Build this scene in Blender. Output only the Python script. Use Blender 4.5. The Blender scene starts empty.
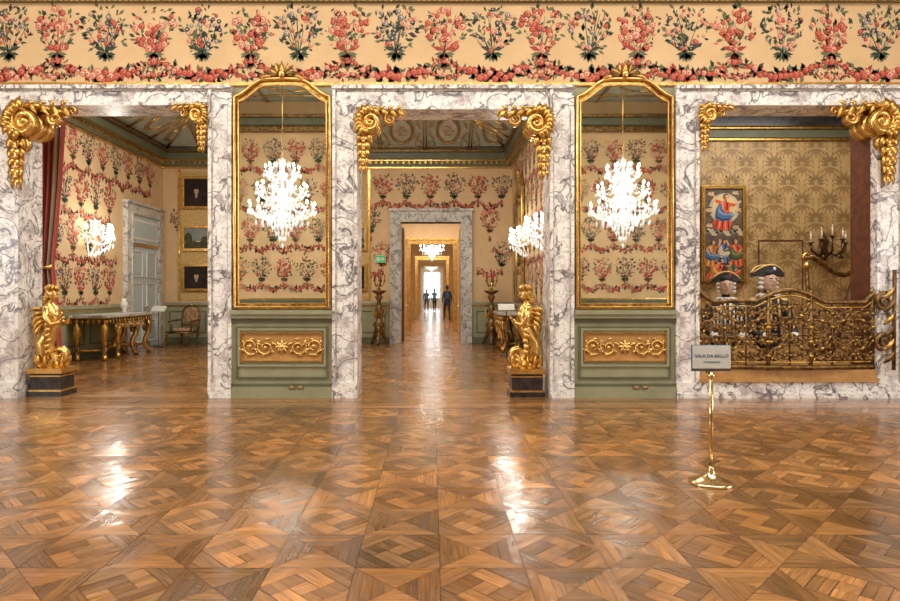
import bpy, math, random
from mathutils import Vector, Matrix
random.seed(7)
S=bpy.context.scene
pi=math.pi
R=random.random
def U(a,b): return a+(b-a)*random.random()
D=8.86
def PX(p): return (p-432)/70.0
def PZ(p): return 1.5+(292-p)/70.0
# ---------------------------------------------------------------- materials
MATS={}
def mat(name,col,rough=.5,metal=0.,col2=None,scale=5.,contrast=.5,bump=0.,bscale=30.,emit=0.,spec=.5,det=5.,ecol=None):
    if name in MATS: return MATS[name]
    m=bpy.data.materials.new(name); m.use_nodes=True
    N=m.node_tree.nodes; L=m.node_tree.links
    b=N['Principled BSDF']
    b.inputs['Base Color'].default_value=(*col,1); b.inputs['Roughness'].default_value=rough
    b.inputs['Metallic'].default_value=metal; b.inputs['Specular IOR Level'].default_value=spec
    tc=N.new('ShaderNodeTexCoord')
    if col2 is not None:
        n=N.new('ShaderNodeTexNoise'); n.inputs['Scale'].default_value=scale; n.inputs['Detail'].default_value=det
        L.new(tc.outputs['Object'],n.inputs['Vector'])
        r=N.new('ShaderNodeValToRGB'); r.color_ramp.elements[0].position=.5-contrast/2*.6; r.color_ramp.elements[1].position=.5+contrast/2*.6
        r.color_ramp.elements[0].color=(*col,1); r.color_ramp.elements[1].color=(*col2,1)
        L.new(n.outputs['Fac'],r.inputs['Fac']); L.new(r.outputs['Color'],b.inputs['Base Color'])
    if bump>0:
        n=N.new('ShaderNodeTexNoise'); n.inputs['Scale'].default_value=bscale; n.inputs['Detail'].default_value=3
        L.new(tc.outputs['Object'],n.inputs['Vector'])
        bp=N.new('ShaderNodeBump'); bp.inputs['Strength'].default_value=bump; bp.inputs['Distance'].default_value=.01
        L.new(n.outputs['Fac'],bp.inputs['Height']); L.new(bp.outputs['Normal'],b.inputs['Normal'])
    if emit>0:
        b.inputs['Emission Color'].default_value=(*(ecol or col),1); b.inputs['Emission Strength'].default_value=emit
    MATS[name]=m; return m
def marble(name,base,mid,vein,scale=2.2,seed=0.):
    m=bpy.data.materials.new(name); m.use_nodes=True
    N=m.node_tree.nodes; L=m.node_tree.links; b=N['Principled BSDF']
    tc=N.new('ShaderNodeTexCoord'); mp=N.new('ShaderNodeMapping'); mp.inputs['Location'].default_value=(seed,seed*2,seed*.7)
    mp.inputs['Rotation'].default_value=(.3,.6,.2)
    L.new(tc.outputs['Object'],mp.inputs['Vector'])
    def veins(sc,w0,w1,dist):
        n=N.new('ShaderNodeTexNoise'); n.inputs['Scale'].default_value=sc; n.inputs['Detail'].default_value=7; n.inputs['Distortion'].default_value=dist
        L.new(mp.outputs['Vector'],n.inputs['Vector'])
        a=N.new('ShaderNodeMath'); a.operation='SUBTRACT'; a.inputs[1].default_value=.5; L.new(n.outputs['Fac'],a.inputs[0])
        c=N.new('ShaderNodeMath'); c.operation='ABSOLUTE'; L.new(a.outputs[0],c.inputs[0])
        r=N.new('ShaderNodeMapRange'); r.inputs['From Min'].default_value=w0; r.inputs['From Max'].default_value=w1; r.inputs['To Min'].default_value=1; r.inputs['To Max'].default_value=0
        L.new(c.outputs[0],r.inputs['Value']); return r.outputs[0]
    v1=veins(scale,.004,.032,.9); v2=veins(scale*2.9,.0,.030,.5)
    n3=N.new('ShaderNodeTexNoise'); n3.inputs['Scale'].default_value=scale*1.5; n3.inputs['Detail'].default_value=7; L.new(mp.outputs['Vector'],n3.inputs['Vector'])
    r3=N.new('ShaderNodeMapRange'); r3.inputs['From Min'].default_value=.50; r3.inputs['From Max'].default_value=.66; L.new(n3.outputs['Fac'],r3.inputs['Value'])
    m1=N.new('ShaderNodeMixRGB'); m1.inputs[1].default_value=(*base,1); m1.inputs[2].default_value=(*mid,1); L.new(r3.outputs[0],m1.inputs[0])
    m2=N.new('ShaderNodeMixRGB'); m2.inputs[2].default_value=(vein[0]*2.2,vein[1]*2.2,vein[2]*2.2,1); L.new(m1.outputs[0],m2.inputs[1])
    k=N.new('ShaderNodeMath'); k.operation='MULTIPLY'; k.inputs[1].default_value=.62; L.new(v2,k.inputs[0]); L.new(k.outputs[0],m2.inputs[0])
    m3=N.new('ShaderNodeMixRGB'); m3.inputs[2].default_value=(*vein,1); L.new(m2.outputs[0],m3.inputs[1])
    k=N.new('ShaderNodeMath'); k.operation='MULTIPLY'; k.inputs[1].default_value=.88; L.new(v1,k.inputs[0]); L.new(k.outputs[0],m3.inputs[0])
    L.new(m3.outputs[0],b.inputs['Base Color']); b.inputs['Roughness'].default_value=.3
    MATS[name]=m; return m
marb=marble('marble_white_grey',(.86,.83,.78),(.52,.47,.45),(.075,.06,.07),2.8)
marbg=marble('marble_grey',(.58,.56,.50),(.40,.38,.34),(.15,.14,.13),3.,3.)
gold=mat('gilt',(.90,.55,.14),.30,.9,col2=(.28,.14,.03),scale=14,contrast=.7,bump=.5,bscale=45)
goldb=mat('gilt_bright',(.92,.62,.22),.27,.88,col2=(.55,.32,.08),scale=9,contrast=.8,bump=.2,bscale=60)
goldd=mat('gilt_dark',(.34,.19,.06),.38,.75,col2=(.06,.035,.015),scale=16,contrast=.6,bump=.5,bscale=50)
brass=mat('brass',(.85,.66,.38),.15,1.,col2=(.7,.52,.26),scale=6)
blackm=mat('ebonised_wood',(.015,.012,.012),.25,col2=(.04,.03,.03),scale=8)
green=mat('green_paint',(.32,.315,.19),.5,col2=(.26,.26,.155),scale=4,bump=.05)
greend=mat('green_paint_dark',(.13,.135,.075),.5,col2=(.10,.105,.055),scale=4)
paper=mat('wallpaper_ground',(.69,.485,.26),.75,col2=(.58,.39,.195),scale=3,contrast=1,bump=.05,bscale=200)
coral=mat('print_coral',(.36,.045,.028),.8); corall=mat('print_rose',(.56,.17,.10),.8); creamr=mat('print_cream',(.72,.46,.32),.8)
pg=mat('print_green',(.032,.05,.028),.8); pgm=mat('print_sage',(.12,.14,.065),.8); pb=mat('print_plum',(.04,.032,.05),.8); pt=mat('print_teal',(.11,.16,.17),.8)
damg=mat('damask_ground',(.56,.385,.175),.5,col2=(.46,.30,.13),scale=3); damf=mat('damask_figure',(.33,.21,.085),.45)
yell=mat('yellow_damask',(.60,.41,.15),.6,col2=(.46,.29,.10),scale=18,contrast=.4)
white=mat('white_plaster',(.75,.72,.64),.6,col2=(.66,.63,.55),scale=2)
teal=mat('ceiling_fresco_teal',(.27,.34,.30),.7,col2=(.50,.50,.38),scale=4.,contrast=.7)
teal2=mat('ceiling_fresco_pale',(.55,.53,.40),.7,col2=(.28,.34,.30),scale=6,contrast=.7)
blued=mat('door_blue_grey',(.46,.55,.55),.4,col2=(.42,.50,.50),scale=4)
crys=mat('crystal_self_lit',(.85,.88,.90),.05,.5,emit=.5,ecol=(1,.98,.95))  # slight emission added for sparkle; the crystals themselves are no lamps
bulb=mat('candle_bulb',(1,.95,.85),.3,emit=40,ecol=(1,.94,.84))
wax=mat('wax',(.85,.8,.68),.5)
brownw=mat('brown_wood',(.16,.055,.03),.4,col2=(.09,.03,.02),scale=9)
ochre=mat('ochre_wood',(.50,.28,.09),.4,col2=(.40,.20,.06),scale=9)
jointm=mat('floor_joint',(.014,.006,.003),.5)
red=mat('red_velvet',(.36,.04,.03),.8); drape=mat('drape_rust',(.44,.07,.045),.8,col2=(.30,.09,.06),scale=6); drape2=mat('drape_cream',(.50,.42,.28),.8)
def mirror_mat():
    m=mat('antique_mirror',(.88,.89,.85),.03,1.,col2=(.68,.71,.67),scale=2.2,contrast=1.)
    N=m.node_tree.nodes;L=m.node_tree.links;b=N['Principled BSDF']
    n=N.new('ShaderNodeTexNoise'); n.inputs['Scale'].default_value=7; r=N.new('ShaderNodeMapRange'); r.inputs['From Min'].default_value=.55; r.inputs['From Max'].default_value=.85
    r.inputs['To Min'].default_value=.012; r.inputs['To Max'].default_value=.09
    L.new(n.outputs['Fac'],r.inputs['Value']); L.new(r.outputs[0],b.inputs['Roughness']); return m
mirm=mirror_mat()
def parquet():
    m=bpy.data.materials.new('oak_parquet'); m.use_nodes=True
    N=m.node_tree.nodes; L=m.node_tree.links; b=N['Principled BSDF']
    a=N.new('ShaderNodeVertexColor'); a.layer_name='Col'
    a2=N.new('ShaderNodeVertexColor'); a2.layer_name='Tilt'
    uv=N.new('ShaderNodeUVMap'); uv.uv_map='UVMap'
    mp=N.new('ShaderNodeMapping'); mp.inputs['Scale'].default_value=(5,70,1); L.new(uv.outputs[0],mp.inputs[0])
    n=N.new('ShaderNodeTexNoise'); n.inputs['Scale'].default_value=1; n.inputs['Detail'].default_value=5; L.new(mp.outputs[0],n.inputs['Vector'])
    r=N.new('ShaderNodeMapRange'); r.inputs['From Min'].default_value=.3; r.inputs['From Max'].default_value=.7; r.inputs['To Min'].default_value=.58; r.inputs['To Max'].default_value=1.32
    L.new(n.outputs['Fac'],r.inputs['Value'])
    tc=N.new('ShaderNodeTexCoord')
    n4=N.new('ShaderNodeTexNoise'); n4.inputs['Scale'].default_value=.9; n4.inputs['Detail'].default_value=6; L.new(tc.outputs['Object'],n4.inputs['Vector'])
    r4=N.new('ShaderNodeMapRange'); r4.inputs['From Min'].default_value=.3; r4.inputs['From Max'].default_value=.7; r4.inputs['To Min'].default_value=.66; r4.inputs['To Max'].default_value=1.2
    L.new(n4.outputs['Fac'],r4.inputs['Value'])
    mm=N.new('ShaderNodeMath'); mm.operation='MULTIPLY'; L.new(r.outputs[0],mm.inputs[0]); L.new(r4.outputs[0],mm.inputs[1])
    mx=N.new('ShaderNodeVectorMath'); mx.operation='SCALE'; L.new(a.outputs['Color'],mx.inputs[0]); L.new(mm.outputs[0],mx.inputs['Scale'])
    L.new(mx.outputs[0],b.inputs['Base Color'])
    sep=N.new('ShaderNodeSeparateColor'); L.new(a2.outputs['Color'],sep.inputs[0])
    n2=N.new('ShaderNodeTexNoise'); n2.inputs['Scale'].default_value=1.6; n2.inputs['Detail'].default_value=5; L.new(tc.outputs['Object'],n2.inputs['Vector'])
    r2=N.new('ShaderNodeMapRange'); r2.inputs['From Min'].default_value=.3; r2.inputs['From Max'].default_value=.7; r2.inputs['To Min'].default_value=.13; r2.inputs['To Max'].default_value=.24
    L.new(n2.outputs['Fac'],r2.inputs['Value'])
    r5=N.new('ShaderNodeMath'); r5.operation='MULTIPLY_ADD'; r5.inputs[1].default_value=.12; L.new(sep.outputs[2],r5.inputs[0]); L.new(r2.outputs[0],r5.inputs[2])
    L.new(r5.outputs[0],b.inputs['Roughness'])
    sb=N.new('ShaderNodeVectorMath'); sb.operation='SUBTRACT'; sb.inputs[1].default_value=(.5,.5,.5); L.new(a2.outputs['Color'],sb.inputs[0])
    sc_=N.new('ShaderNodeVectorMath'); sc_.operation='MULTIPLY'; sc_.inputs[1].default_value=(.05,.05,0); L.new(sb.outputs[0],sc_.inputs[0])
    ge=N.new('ShaderNodeNewGeometry'); ad=N.new('ShaderNodeVectorMath'); ad.operation='ADD'; L.new(ge.outputs['Normal'],ad.inputs[0]); L.new(sc_.outputs[0],ad.inputs[1])
    nz=N.new('ShaderNodeVectorMath'); nz.operation='NORMALIZE'; L.new(ad.outputs[0],nz.inputs[0])
    n3=N.new('ShaderNodeTexNoise'); n3.inputs['Scale'].default_value=6.5; n3.inputs['Detail'].default_value=3; L.new(tc.outputs['Object'],n3.inputs['Vector'])
    bp=N.new('ShaderNodeBump'); bp.inputs['Strength'].default_value=.32; bp.inputs['Distance'].default_value=.009
    L.new(n3.outputs['Fac'],bp.inputs['Height']); L.new(nz.outputs[0],bp.inputs['Normal']); L.new(bp.outputs[0],b.inputs['Normal'])
    b.inputs['Specular IOR Level'].default_value=.7
    b.inputs['Coat Weight'].default_value=.35; b.inputs['Coat Roughness'].default_value=.13; L.new(bp.outputs[0],b.inputs['Coat Normal'])
    return m
parq=parquet()
# ---------------------------------------------------------------- mesh builder
class G:
    def __init__(s): s.v=[];s.f=[];s.mi=[];s.sm=[];s.mats=[];s.M=Matrix.Identity(4)
    def m(s,mt):
        if mt not in s.mats: s.mats.append(mt)
        return s.mats.index(mt)
    def add(s,vs,fs,mt,smooth=False):
        o=len(s.v); i=s.m(mt); flip=s.M.determinant()<0
        s.v+= [s.M@Vector(p) for p in vs]
        for f in fs:
            f=[o+k for k in f]
            if flip: f.reverse()
            s.f.append(f); s.mi.append(i); s.sm.append(smooth)
    def box(s,x0,x1,y0,y1,z0,z1,mt):
        vs=[(x0,y0,z0),(x1,y0,z0),(x1,y1,z0),(x0,y1,z0),(x0,y0,z1),(x1,y0,z1),(x1,y1,z1),(x0,y1,z1)]
        s.add(vs,[(0,3,2,1),(4,5,6,7),(0,1,5,4),(1,2,6,5),(2,3,7,6),(3,0,4,7)],mt)
    def lathe(s,prof,c,mt,seg=20,sx=1,sy=1):
        vs=[];n=len(prof)
        for r,z in prof:
            for k in range(seg):
                a=2*pi*k/seg; vs.append((c[0]+r*math.cos(a)*sx,c[1]+r*math.sin(a)*sy,c[2]+z))
        fs=[]
        for i in range(n-1):
            for k in range(seg):
                k2=(k+1)%seg; fs.append((i*seg+k,i*seg+k2,(i+1)*seg+k2,(i+1)*seg+k))
        fs.append(tuple(reversed(range(seg)))); fs.append(tuple((n-1)*seg+k for k in range(seg)))
        s.add(vs,fs,mt,True)
    def ell(s,c,r,mt,seg=12,rings=8,rot=None):
        if not hasattr(r,'__len__'): r=(r,r,r)
        vs=[];fs=[]
        for i in range(1,rings):
            t=pi*i/rings
            for k in range(seg):
                a=2*pi*k/seg; p=Vector((r[0]*math.sin(t)*math.cos(a),r[1]*math.sin(t)*math.sin(a),-r[2]*math.cos(t)))
                if rot is not None: p=rot@p
                vs.append(p+Vector(c))
        b=Vector((0,0,-r[2]));t=Vector((0,0,r[2]))
        if rot is not None: b=rot@b;t=rot@t
        nb=len(vs); vs.append(b+Vector(c)); vs.append(t+Vector(c))
        for i in range(rings-2):
            for k in range(seg):
                k2=(k+1)%seg; fs.append((i*seg+k,i*seg+k2,(i+1)*seg+k2,(i+1)*seg+k))
        for k in range(seg):
            k2=(k+1)%seg; fs.append((nb,k2,k)); fs.append((nb+1,(rings-2)*seg+k,(rings-2)*seg+k2))
        s.add(vs,fs,mt,True)
    def tube(s,pts,rad,mt,seg=6,flat=1.,ref=(0,1,0),closed=False):
        pts=[Vector(p) for p in pts]; n=len(pts)
        if not hasattr(rad,'__len__'): rad=[rad]*n
        if len(rad)!=n:
            rr=[]
            for i in range(n):
                t=i/(n-1)*(len(rad)-1); k=min(int(t),len(rad)-2); rr.append(rad[k]+(rad[k+1]-rad[k])*(t-k))
            rad=rr
        vs=[]; ref=Vector(ref).normalized()
        prevb=None
        for i,p in enumerate(pts):
            if closed: t=pts[(i+1)%n]-pts[i-1]
            else: t=pts[min(i+1,n-1)]-pts[max(i-1,0)]
            if t.length<1e-9: t=Vector((0,0,1))
            t.normalize()
            b=(prevb if prevb is not None else ref); b=b-t*b.dot(t)
            if b.length<.05:
                b=Vector((0,0,1)) if abs(t.z)<.9 else Vector((1,0,0)); b=b-t*b.dot(t)
            b.normalize(); prevb=b if abs(t.dot(ref))>.3 else ref
            nn=t.cross(b)
            for k in range(seg):
                a=2*pi*(k+.5)/seg; vs.append(p+nn*(rad[i]*math.cos(a))+b*(rad[i]*flat*math.sin(a)))
        fs=[]
        for i in range(n if closed else n-1):
            j=(i+1)%n
            for k in range(seg):
                k2=(k+1)%seg; fs.append((i*seg+k,j*seg+k,j*seg+k2,i*seg+k2))
        if not closed:
            fs.append(tuple(range(seg))); fs.append(tuple(reversed([(n-1)*seg+k for k in range(seg)])))
        s.add(vs,fs,mt,True)
    def leaf(s,a,b,w,bulge,mt,ref=(0,1,0),flat=.45):
        a=Vector(a);b=Vector(b);m=(a+b)/2+Vector(bulge)
        pts=[];
        for i in range(7):
            t=i/6; pts.append(a*(1-t)**2+m*2*t*(1-t)+b*t*t)
        s.tube(pts,[w*.35,w*.85,w,w*.9,w*.65,w*.35,w*.05],mt,6,flat,ref)
    def poly(s,pts,y0,y1,mt):
        n=len(pts); vs=[(x,y0,z) for x,z in pts]+[(x,y1,z) for x,z in pts]
        fs=[tuple(range(n)),tuple(reversed(range(n,2*n)))]
        for i in range(n): j=(i+1)%n; fs.append((i,i+n,j+n,j))
        s.add(vs,fs,mt)
    def obj(s,name,parent=None):
        me=bpy.data.meshes.new(name)
        xs=[p.x for p in s.v];ys=[p.y for p in s.v];zs=[p.z for p in s.v]
        c=Vector(((min(xs)+max(xs))/2,(min(ys)+max(ys))/2,min(zs)))
        me.from_pydata([tuple(p-c) for p in s.v],[],s.f)
        for m_ in s.mats: me.materials.append(m_)
        me.polygons.foreach_set('material_index',s.mi); me.polygons.foreach_set('use_smooth',s.sm); me.update()
        o=bpy.data.objects.new(name,me); o.location=c; S.collection.objects.link(o)
        if parent: o.parent=parent; o.matrix_parent_inverse=Matrix.Translation(-parent.location)
        return o
T=Matrix.Translation
def RZ(a): return Matrix.Rotation(a,4,'Z')
def SC(x,y,z): return Matrix.Diagonal((x,y,z,1))
def spiral(cx,cz,r0,r1,a0,turns,n=30,y=0,dy=0):
    out=[]
    for i in range(n):
        t=i/(n-1); a=a0+2*pi*turns*t; r=r0+(r1-r0)*t**.8
        out.append((cx+r*math.cos(a),y+dy*t,cz+r*math.sin(a)))
    return out
def light(name,kind,loc,power,size=1,sy=None,rot=(0,0,0),col=(1,.95,.88)):
    l=bpy.data.lights.new(name,kind); l.energy=power; l.color=col
    if kind=='AREA':
        l.shape='RECTANGLE'; l.size=size; l.size_y=sy or size
    else: l.shadow_soft_size=size
    o=bpy.data.objects.new(name,l); o.location=loc; o.rotation_euler=rot; S.collection.objects.link(o); return o
# ---------------------------------------------------------------- parquet floor
def clip(poly,a,b,c):
    out=[];n=len(poly)
    for i in range(n):
        p=poly[i];q=poly[(i+1)%n]; dp=a*p[0]+b*p[1]-c; dq=a*q[0]+b*q[1]-c
        if dp<=0: out.append(p)
        if (dp<0)!=(dq<0) and dp!=dq:
            t=dp/(dp-dq); out.append((p[0]+(q[0]-p[0])*t,p[1]+(q[1]-p[1])*t))
    return out
def strips(hp,th,w,tone,gap=.0028):
    base=[(-9,-9),(9,-9),(9,9),(-9,9)]
    for a,b,c in hp: base=clip(base,a,b,c-gap/2)
    if len(base)<3: return []
    nx,ny=-math.sin(th),math.cos(th)
    pr=[nx*p[0]+ny*p[1] for p in base]; lo,hi=min(pr),max(pr)
    k=max(1,round((hi-lo)/w)); w=(hi-lo)/k; out=[]
    for i in range(k):
        p=clip(base,-nx,-ny,-(lo+i*w+gap/3)); p=clip(p,nx,ny,lo+(i+1)*w-gap/3)
        if len(p)>=3: out.append((p,th,tone))
    return out
TS=.46; h=TS/2; q=1/math.sqrt(2)
sq=[(1,0,h),(-1,0,h),(0,1,h),(0,-1,h)]
def tileA(flipd):
    o=[]; d=h*q; c=.055
    for sx,sy in((1,1),(-1,1),(-1,-1),(1,-1)):
        th=math.atan2(-sx,sy)
        o+=strips(sq+[(-sx*q,-sy*q,-d)],th,.055,.70 if sx*sy>0 else 1.14)  # tone follows plank direction; grain sheen painted into the colour
    for k in range(4):
        a=pi/4+k*pi/2; ux,uy=math.cos(a),math.sin(a); px_,py_=-uy,ux
        o+=strips([(ux,uy,d),(-ux,-uy,-c),(px_,py_,d),(-px_,-py_,c)],a+pi/2 if (k+flipd)%2 else a,.055,(1.3,.74)[k%2])
    o+=strips([(q,q,c),(-q,-q,c),(q,-q,c),(-q,q,c)],pi/4,.2,1.1)
    return o
def tileB(flipd):
    o=[]
    for k in range(4):
        a=k*pi/2; ux,uy=math.cos(a),math.sin(a); l1=(-ux-uy)*q,(-uy+ux)*q; l2=(-ux+uy)*q,(-uy-ux)*q
        o+=strips([(ux,uy,h),(-ux,-uy,0),(l1[0],l1[1],0),(l2[0],l2[1],0)],a+pi/2,.058,(1.3,.64,1.05,.78)[(k+flipd)%4])  # triangle tones also carry the painted grain sheen
    return o
TA=[tileA(0),tileA(1)]; TB=[tileB(0),tileB(1)]
FV=[];FF=[];FC=[];FU=[];FT=[]
TT=[1.,0.,.5,.5]
def addp(poly,th,tone,ox,oy):
    o=len(FV); r=U(.78,1.22)*tone*TT[0]; hs=U(-.02,.02)+TT[1]
    c=(.315*r*(1+hs),.142*r,.043*r*(1-2*hs),1)
    t=(TT[2]*.5+R()*.5,TT[3]*.5+R()*.5,R(),1)
    ct,st=math.cos(th),math.sin(th); ju,jv=U(0,50),U(0,50)
    for x,y in poly:
        FV.append((x+ox,y+oy,0)); FC.append(c); FT.append(t); FU.append((x*ct+y*st+ju,-x*st+y*ct+jv))
    FF.append(list(range(o,len(FV))))
def tiles(x0,x1,y0,y1):
    i0=math.floor((x0-.043)/TS); i1=math.ceil((x1-.043)/TS); j0=math.floor((y0-3.37)/TS); j1=math.ceil((y1-3.37)/TS)
    for i in range(i0,i1):
        for j in range(j0,j1):
            cx=.043+(i+.5)*TS; cy=3.37+(j+.5)*TS
            tl=(TA if (i+j)%2 else TB)[random.randint(0,1)]
            TT[0]=U(.76,1.24); TT[1]=U(-.06,.07); TT[2]=R(); TT[3]=R()
            inside=cx-h>=x0 and cx+h<=x1 and cy-h>=y0 and cy+h<=y1
            for p,th,tn in tl:
                if not inside:
                    p=clip(clip(clip(clip(p,1,0,x1-cx),-1,0,-(x0-cx)),0,1,y1-cy),0,-1,-(y0-cy))
                    if len(p)<3: continue
                addp(p,th,tn,cx,cy)
    TT[0]=1.;TT[1]=0.;TT[2]=TT[3]=.5
def planks(x0,x1,y0,y1,w,L,tone):
    y=y0
    while y<y1-.01:
        x=x0-U(0,L)
        while x<x1:
            a=max(x,x0);b=min(x+L,x1)
            if b>a+.01: addp([(a+.001,y+.001),(b-.001,y+.001),(b-.001,min(y+w,y1)-.001),(a+.001,min(y+w,y1)-.001)],0,tone,0,0)
            x+=L
        y+=w
XL,XR,YB=-9.,9.5,-1.2
tiles(XL,XR,YB,7.98)
planks(XL,XR,7.98,8.04,.06,1.3,.4); planks(XL,XR,8.04,8.4,.12,1.1,1.15); planks(XL,XR,8.4,8.46,.06,1.3,.45); planks(XL,XR,8.46,9.3,.14,1.2,.95)
tiles(-7.9,2.35,9.3,18.2)
planks(-1.,1.,18.2,18.6,.1,1,.9)
tiles(-2.2,2.2,18.6,62)
me=bpy.data.meshes.new('floor'); me.from_pydata(FV,[],FF)
uvl=me.uv_layers.new(name='UVMap'); uvl.data.foreach_set('uv',[c for u in FU for c in u])
ca=me.color_attributes.new('Col','FLOAT_COLOR','CORNER'); ca.data.foreach_set('color',[x for c in FC for x in c])
ca=me.color_attributes.new('Tilt','FLOAT_COLOR','CORNER'); ca.data.foreach_set('color',[x for c in FT for x in c])
me.materials.append(parq); me.update()
floor=bpy.data.objects.new('floor',me); S.collection.objects.link(floor)
g=G(); g.box(XL-.4,XR+.4,YB-.4,9.3,-.12,-.0015,jointm); g.box(-8.3,2.8,9.3,18.6,-.12,-.0015,jointm); g.box(-2.6,2.6,18.6,62.4,-.12,-.0015,jointm)
g.obj('floor_bed',floor)
# ---------------------------------------------------------------- wallpaper printing
class F2:
    def __init__(s,M): s.g=G(); s.g.M=M
    def p(s,pts,layer,mt):
        y=-.0015-.0005*layer
        s.g.add([(u,y,v) for u,v in pts],[tuple(range(len(pts)))],mt)
    def disc(s,u,v,r,layer,mt,n=8,sq=1.):
        a0=U(0,6); s.p([(u+r*U(.82,1.12)*math.cos(a0+2*pi*k/n),v+r*sq*U(.82,1.12)*math.sin(a0+2*pi*k/n)) for k in range(n)],layer,mt)
    def rose(s,u,v,r,k=0):
        c=[(coral,corall,coral),(corall,creamr,coral),(pb,pt,creamr),(pt,creamr,pb)][k]
        l=random.choice((2,3,4)); s.disc(u,v,r,l,c[0],7); s.disc(u+r*.1,v+r*.12,r*.6,l+3,c[1],6); s.disc(u-r*.05,v,r*.28,l+6,c[2],5)
    def lf(s,u,v,L,a,mt,layer=1,w=.32):
        c,d=math.cos(a),math.sin(a)
        s.p([(u,v),(u+c*L*.5-d*L*w*.5,v+d*L*.5+c*L*w*.5),(u+c*L,v+d*L),(u+c*L*.5+d*L*w*.5,v+d*L*.5-c*L*w*.5)],layer,mt)
    def stem(s,u,v,u2,v2,mt,w=.007):
        du,dv=u2-u,v2-v; L=math.hypot(du,dv) or 1; nx,ny=-dv/L*w,du/L*w
        s.p([(u-nx,v-ny),(u+nx,v+ny),(u2+nx*.5,v2+ny*.5),(u2-nx*.5,v2-ny*.5)],1,mt)
    def bouquet(s,u,v,kind,sc=1.):
        def spot(rmax=1.):
            a=U(0,2*pi); r=math.sqrt(R())*rmax; x=.285*r*math.cos(a); y=.29*r*math.sin(a)
            x*=.75+.4*(y+.29)/.58
            return u+x*sc, v+(.42+y)*sc
        for i in range(12 if kind else 8):
            u2,v2=spot(1.0); s.stem(u,v+.08*sc,u2,v2,pg if kind else pgm,.006)
        for i in range(78 if kind else 64):
            x,y=spot(1.06); a=math.atan2(y-v-.1*sc,x-u)+U(-1.3,1.3); s.lf(x,y,U(.05,.105)*sc,a,random.choice((pg,pg,pb,pgm,pgm) if kind else (pg,pg,pgm,pgm,pgm,corall)),random.choice((0,1,2)),U(.35,.6))
        if kind:
            for i in range(26):
                x,y=spot(1.); s.rose(x,y,U(.020,.040)*sc,random.choice((2,3,3,0,0,1,1)))
        else:
            for i in range(30):
                x,y=spot(.97); s.rose(x,y,U(.030,.056)*sc,random.choice((0,0,1,1,0)))
        m1=pg if kind else coral
        for k in range(7):
            s.lf(u+U(-.02,.02),v+.13*sc,.14*sc,-pi/2+(k-3)*.33,m1 if k%2 else pgm,2,.4)
        for sx in(-1,1): s.lf(u,v+.15*sc,.17*sc,pi/2-sx*1.25,m1,3,.35); s.lf(u,v+.12*sc,.14*sc,pi/2-sx*1.75,pg if kind else pgm,3,.35)
    def garland(s,u0,u1,v0,sag,sc=1.):
        n=max(8,int(abs(u1-u0)/.036))
        for i in range(n+1):
            t=i/n; u=u0+(u1-u0)*t; v=v0-sag*4*t*(1-t); fat=.5+.65*math.sin(pi*t)
            for k in range(3): s.lf(u,v+U(-.025,.025)*sc,U(.05,.085)*sc*fat,U(0,6.28),random.choice((pg,pgm,pgm,coral)),1,.45)
            if i%2==0 or R()<.3: s.rose(u,v+U(-.028,.028)*sc*fat,U(.022,.034)*sc*fat,random.choice((0,0,1)))
    def field(s,u0,u1,v0,v1,excl=(),sp=.62,vp=1.3,ph=0.,top=None):
        row=0; v=(top if top else v1-.9)
        def ok(u,vv,m=.3): return u0+.12<u<u1-.12 and not any(a-m<u<b+m and c-.7<vv<d for a,b,c,d in excl)
        while v>v0+.02:
            k=int(math.floor((u0-ph)/sp))
            while ph+k*sp<u1:
                u=ph+k*sp+(.5*sp if row%2 else 0)
                if ok(u,v): s.bouquet(u,v,k%2==1)
                if ok(u,v,.1) and ok(u+sp,v,.1): s.garland(u,u+sp,v-.03,.2,1.6)
                if ok(u,v,.1) and v-.4>v0: s.rose(u,v-.12,.045,0); s.lf(u,v-.12,.16,-pi/2,pgm); s.lf(u,v-.12,.12,-1.2,pg); s.lf(u,v-.12,.12,-1.95,pg)
                k+=1
            v-=vp; row+=1
# ---------------------------------------------------------------- FRONT WALL
YW=D; YW2=9.3
fz=PZ(87)
g=G()
OP=[(22,210,-4,233),(358,549,333,573),(697,873,674,900)]
g.box(XL,PX(-4),YW,YW2,0,fz,green)
g.box(PX(233),PX(333),YW,YW2,0,fz,green); g.box(PX(573),PX(674),YW,YW2,0,fz,green)
g.box(PX(900),XR,YW,YW2,0,fz,green)
g.box(XL,XR,YW,YW2,fz,7.3,paper)
wf=g.obj('wall_front')
f=F2(T((0,YW,0)))
sp=48.4/70
for k in range(-8,26):
    u=PX(57)+k*sp
    if u<XL+.3 or u>XR-.3: continue
    f.bouquet(u,PZ(62),k%2==1,1.09)
for k in range(-8,26):
    u=PX(57)+k*sp
    if u<XL+.3 or u>XR-1.: continue
    if k%2==0:
        f.garland(u,u+sp*2,PZ(59),.245,1.75)
        for j in range(5): f.lf(u,PZ(62),U(.10,.17),-pi/2+(j-2)*.4,coral if j%2 else pgm,2,.4)
        f.rose(u,PZ(62),.055,0); f.garland(u-.3,u+.3,PZ(72.5),.055,1.1)
f.g.obj('wallpaper_print_front',wf)
g=G()
g.box(XL,XR,YW-.035,YW,PZ(86),PZ(83),goldb)
g.box(XL,XR,YW-.06,YW,PZ(3),PZ(0),greend); g.box(XL,XR,YW-.09,YW,PZ(0),PZ(-3),goldb); g.box(XL,XR,YW-.12,YW,PZ(-3),PZ(-16),green)
g.box(XL,XR,YW-.35,YW,6.6,6.9,white)
n=240
for i in range(n):
    x=XL+.05+(XR-XL-.1)*i/n; g.box(x,x+.04,YW-.1,YW-.06,PZ(3),PZ(1),goldb)
g.obj('trim_front_cornice')
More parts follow.
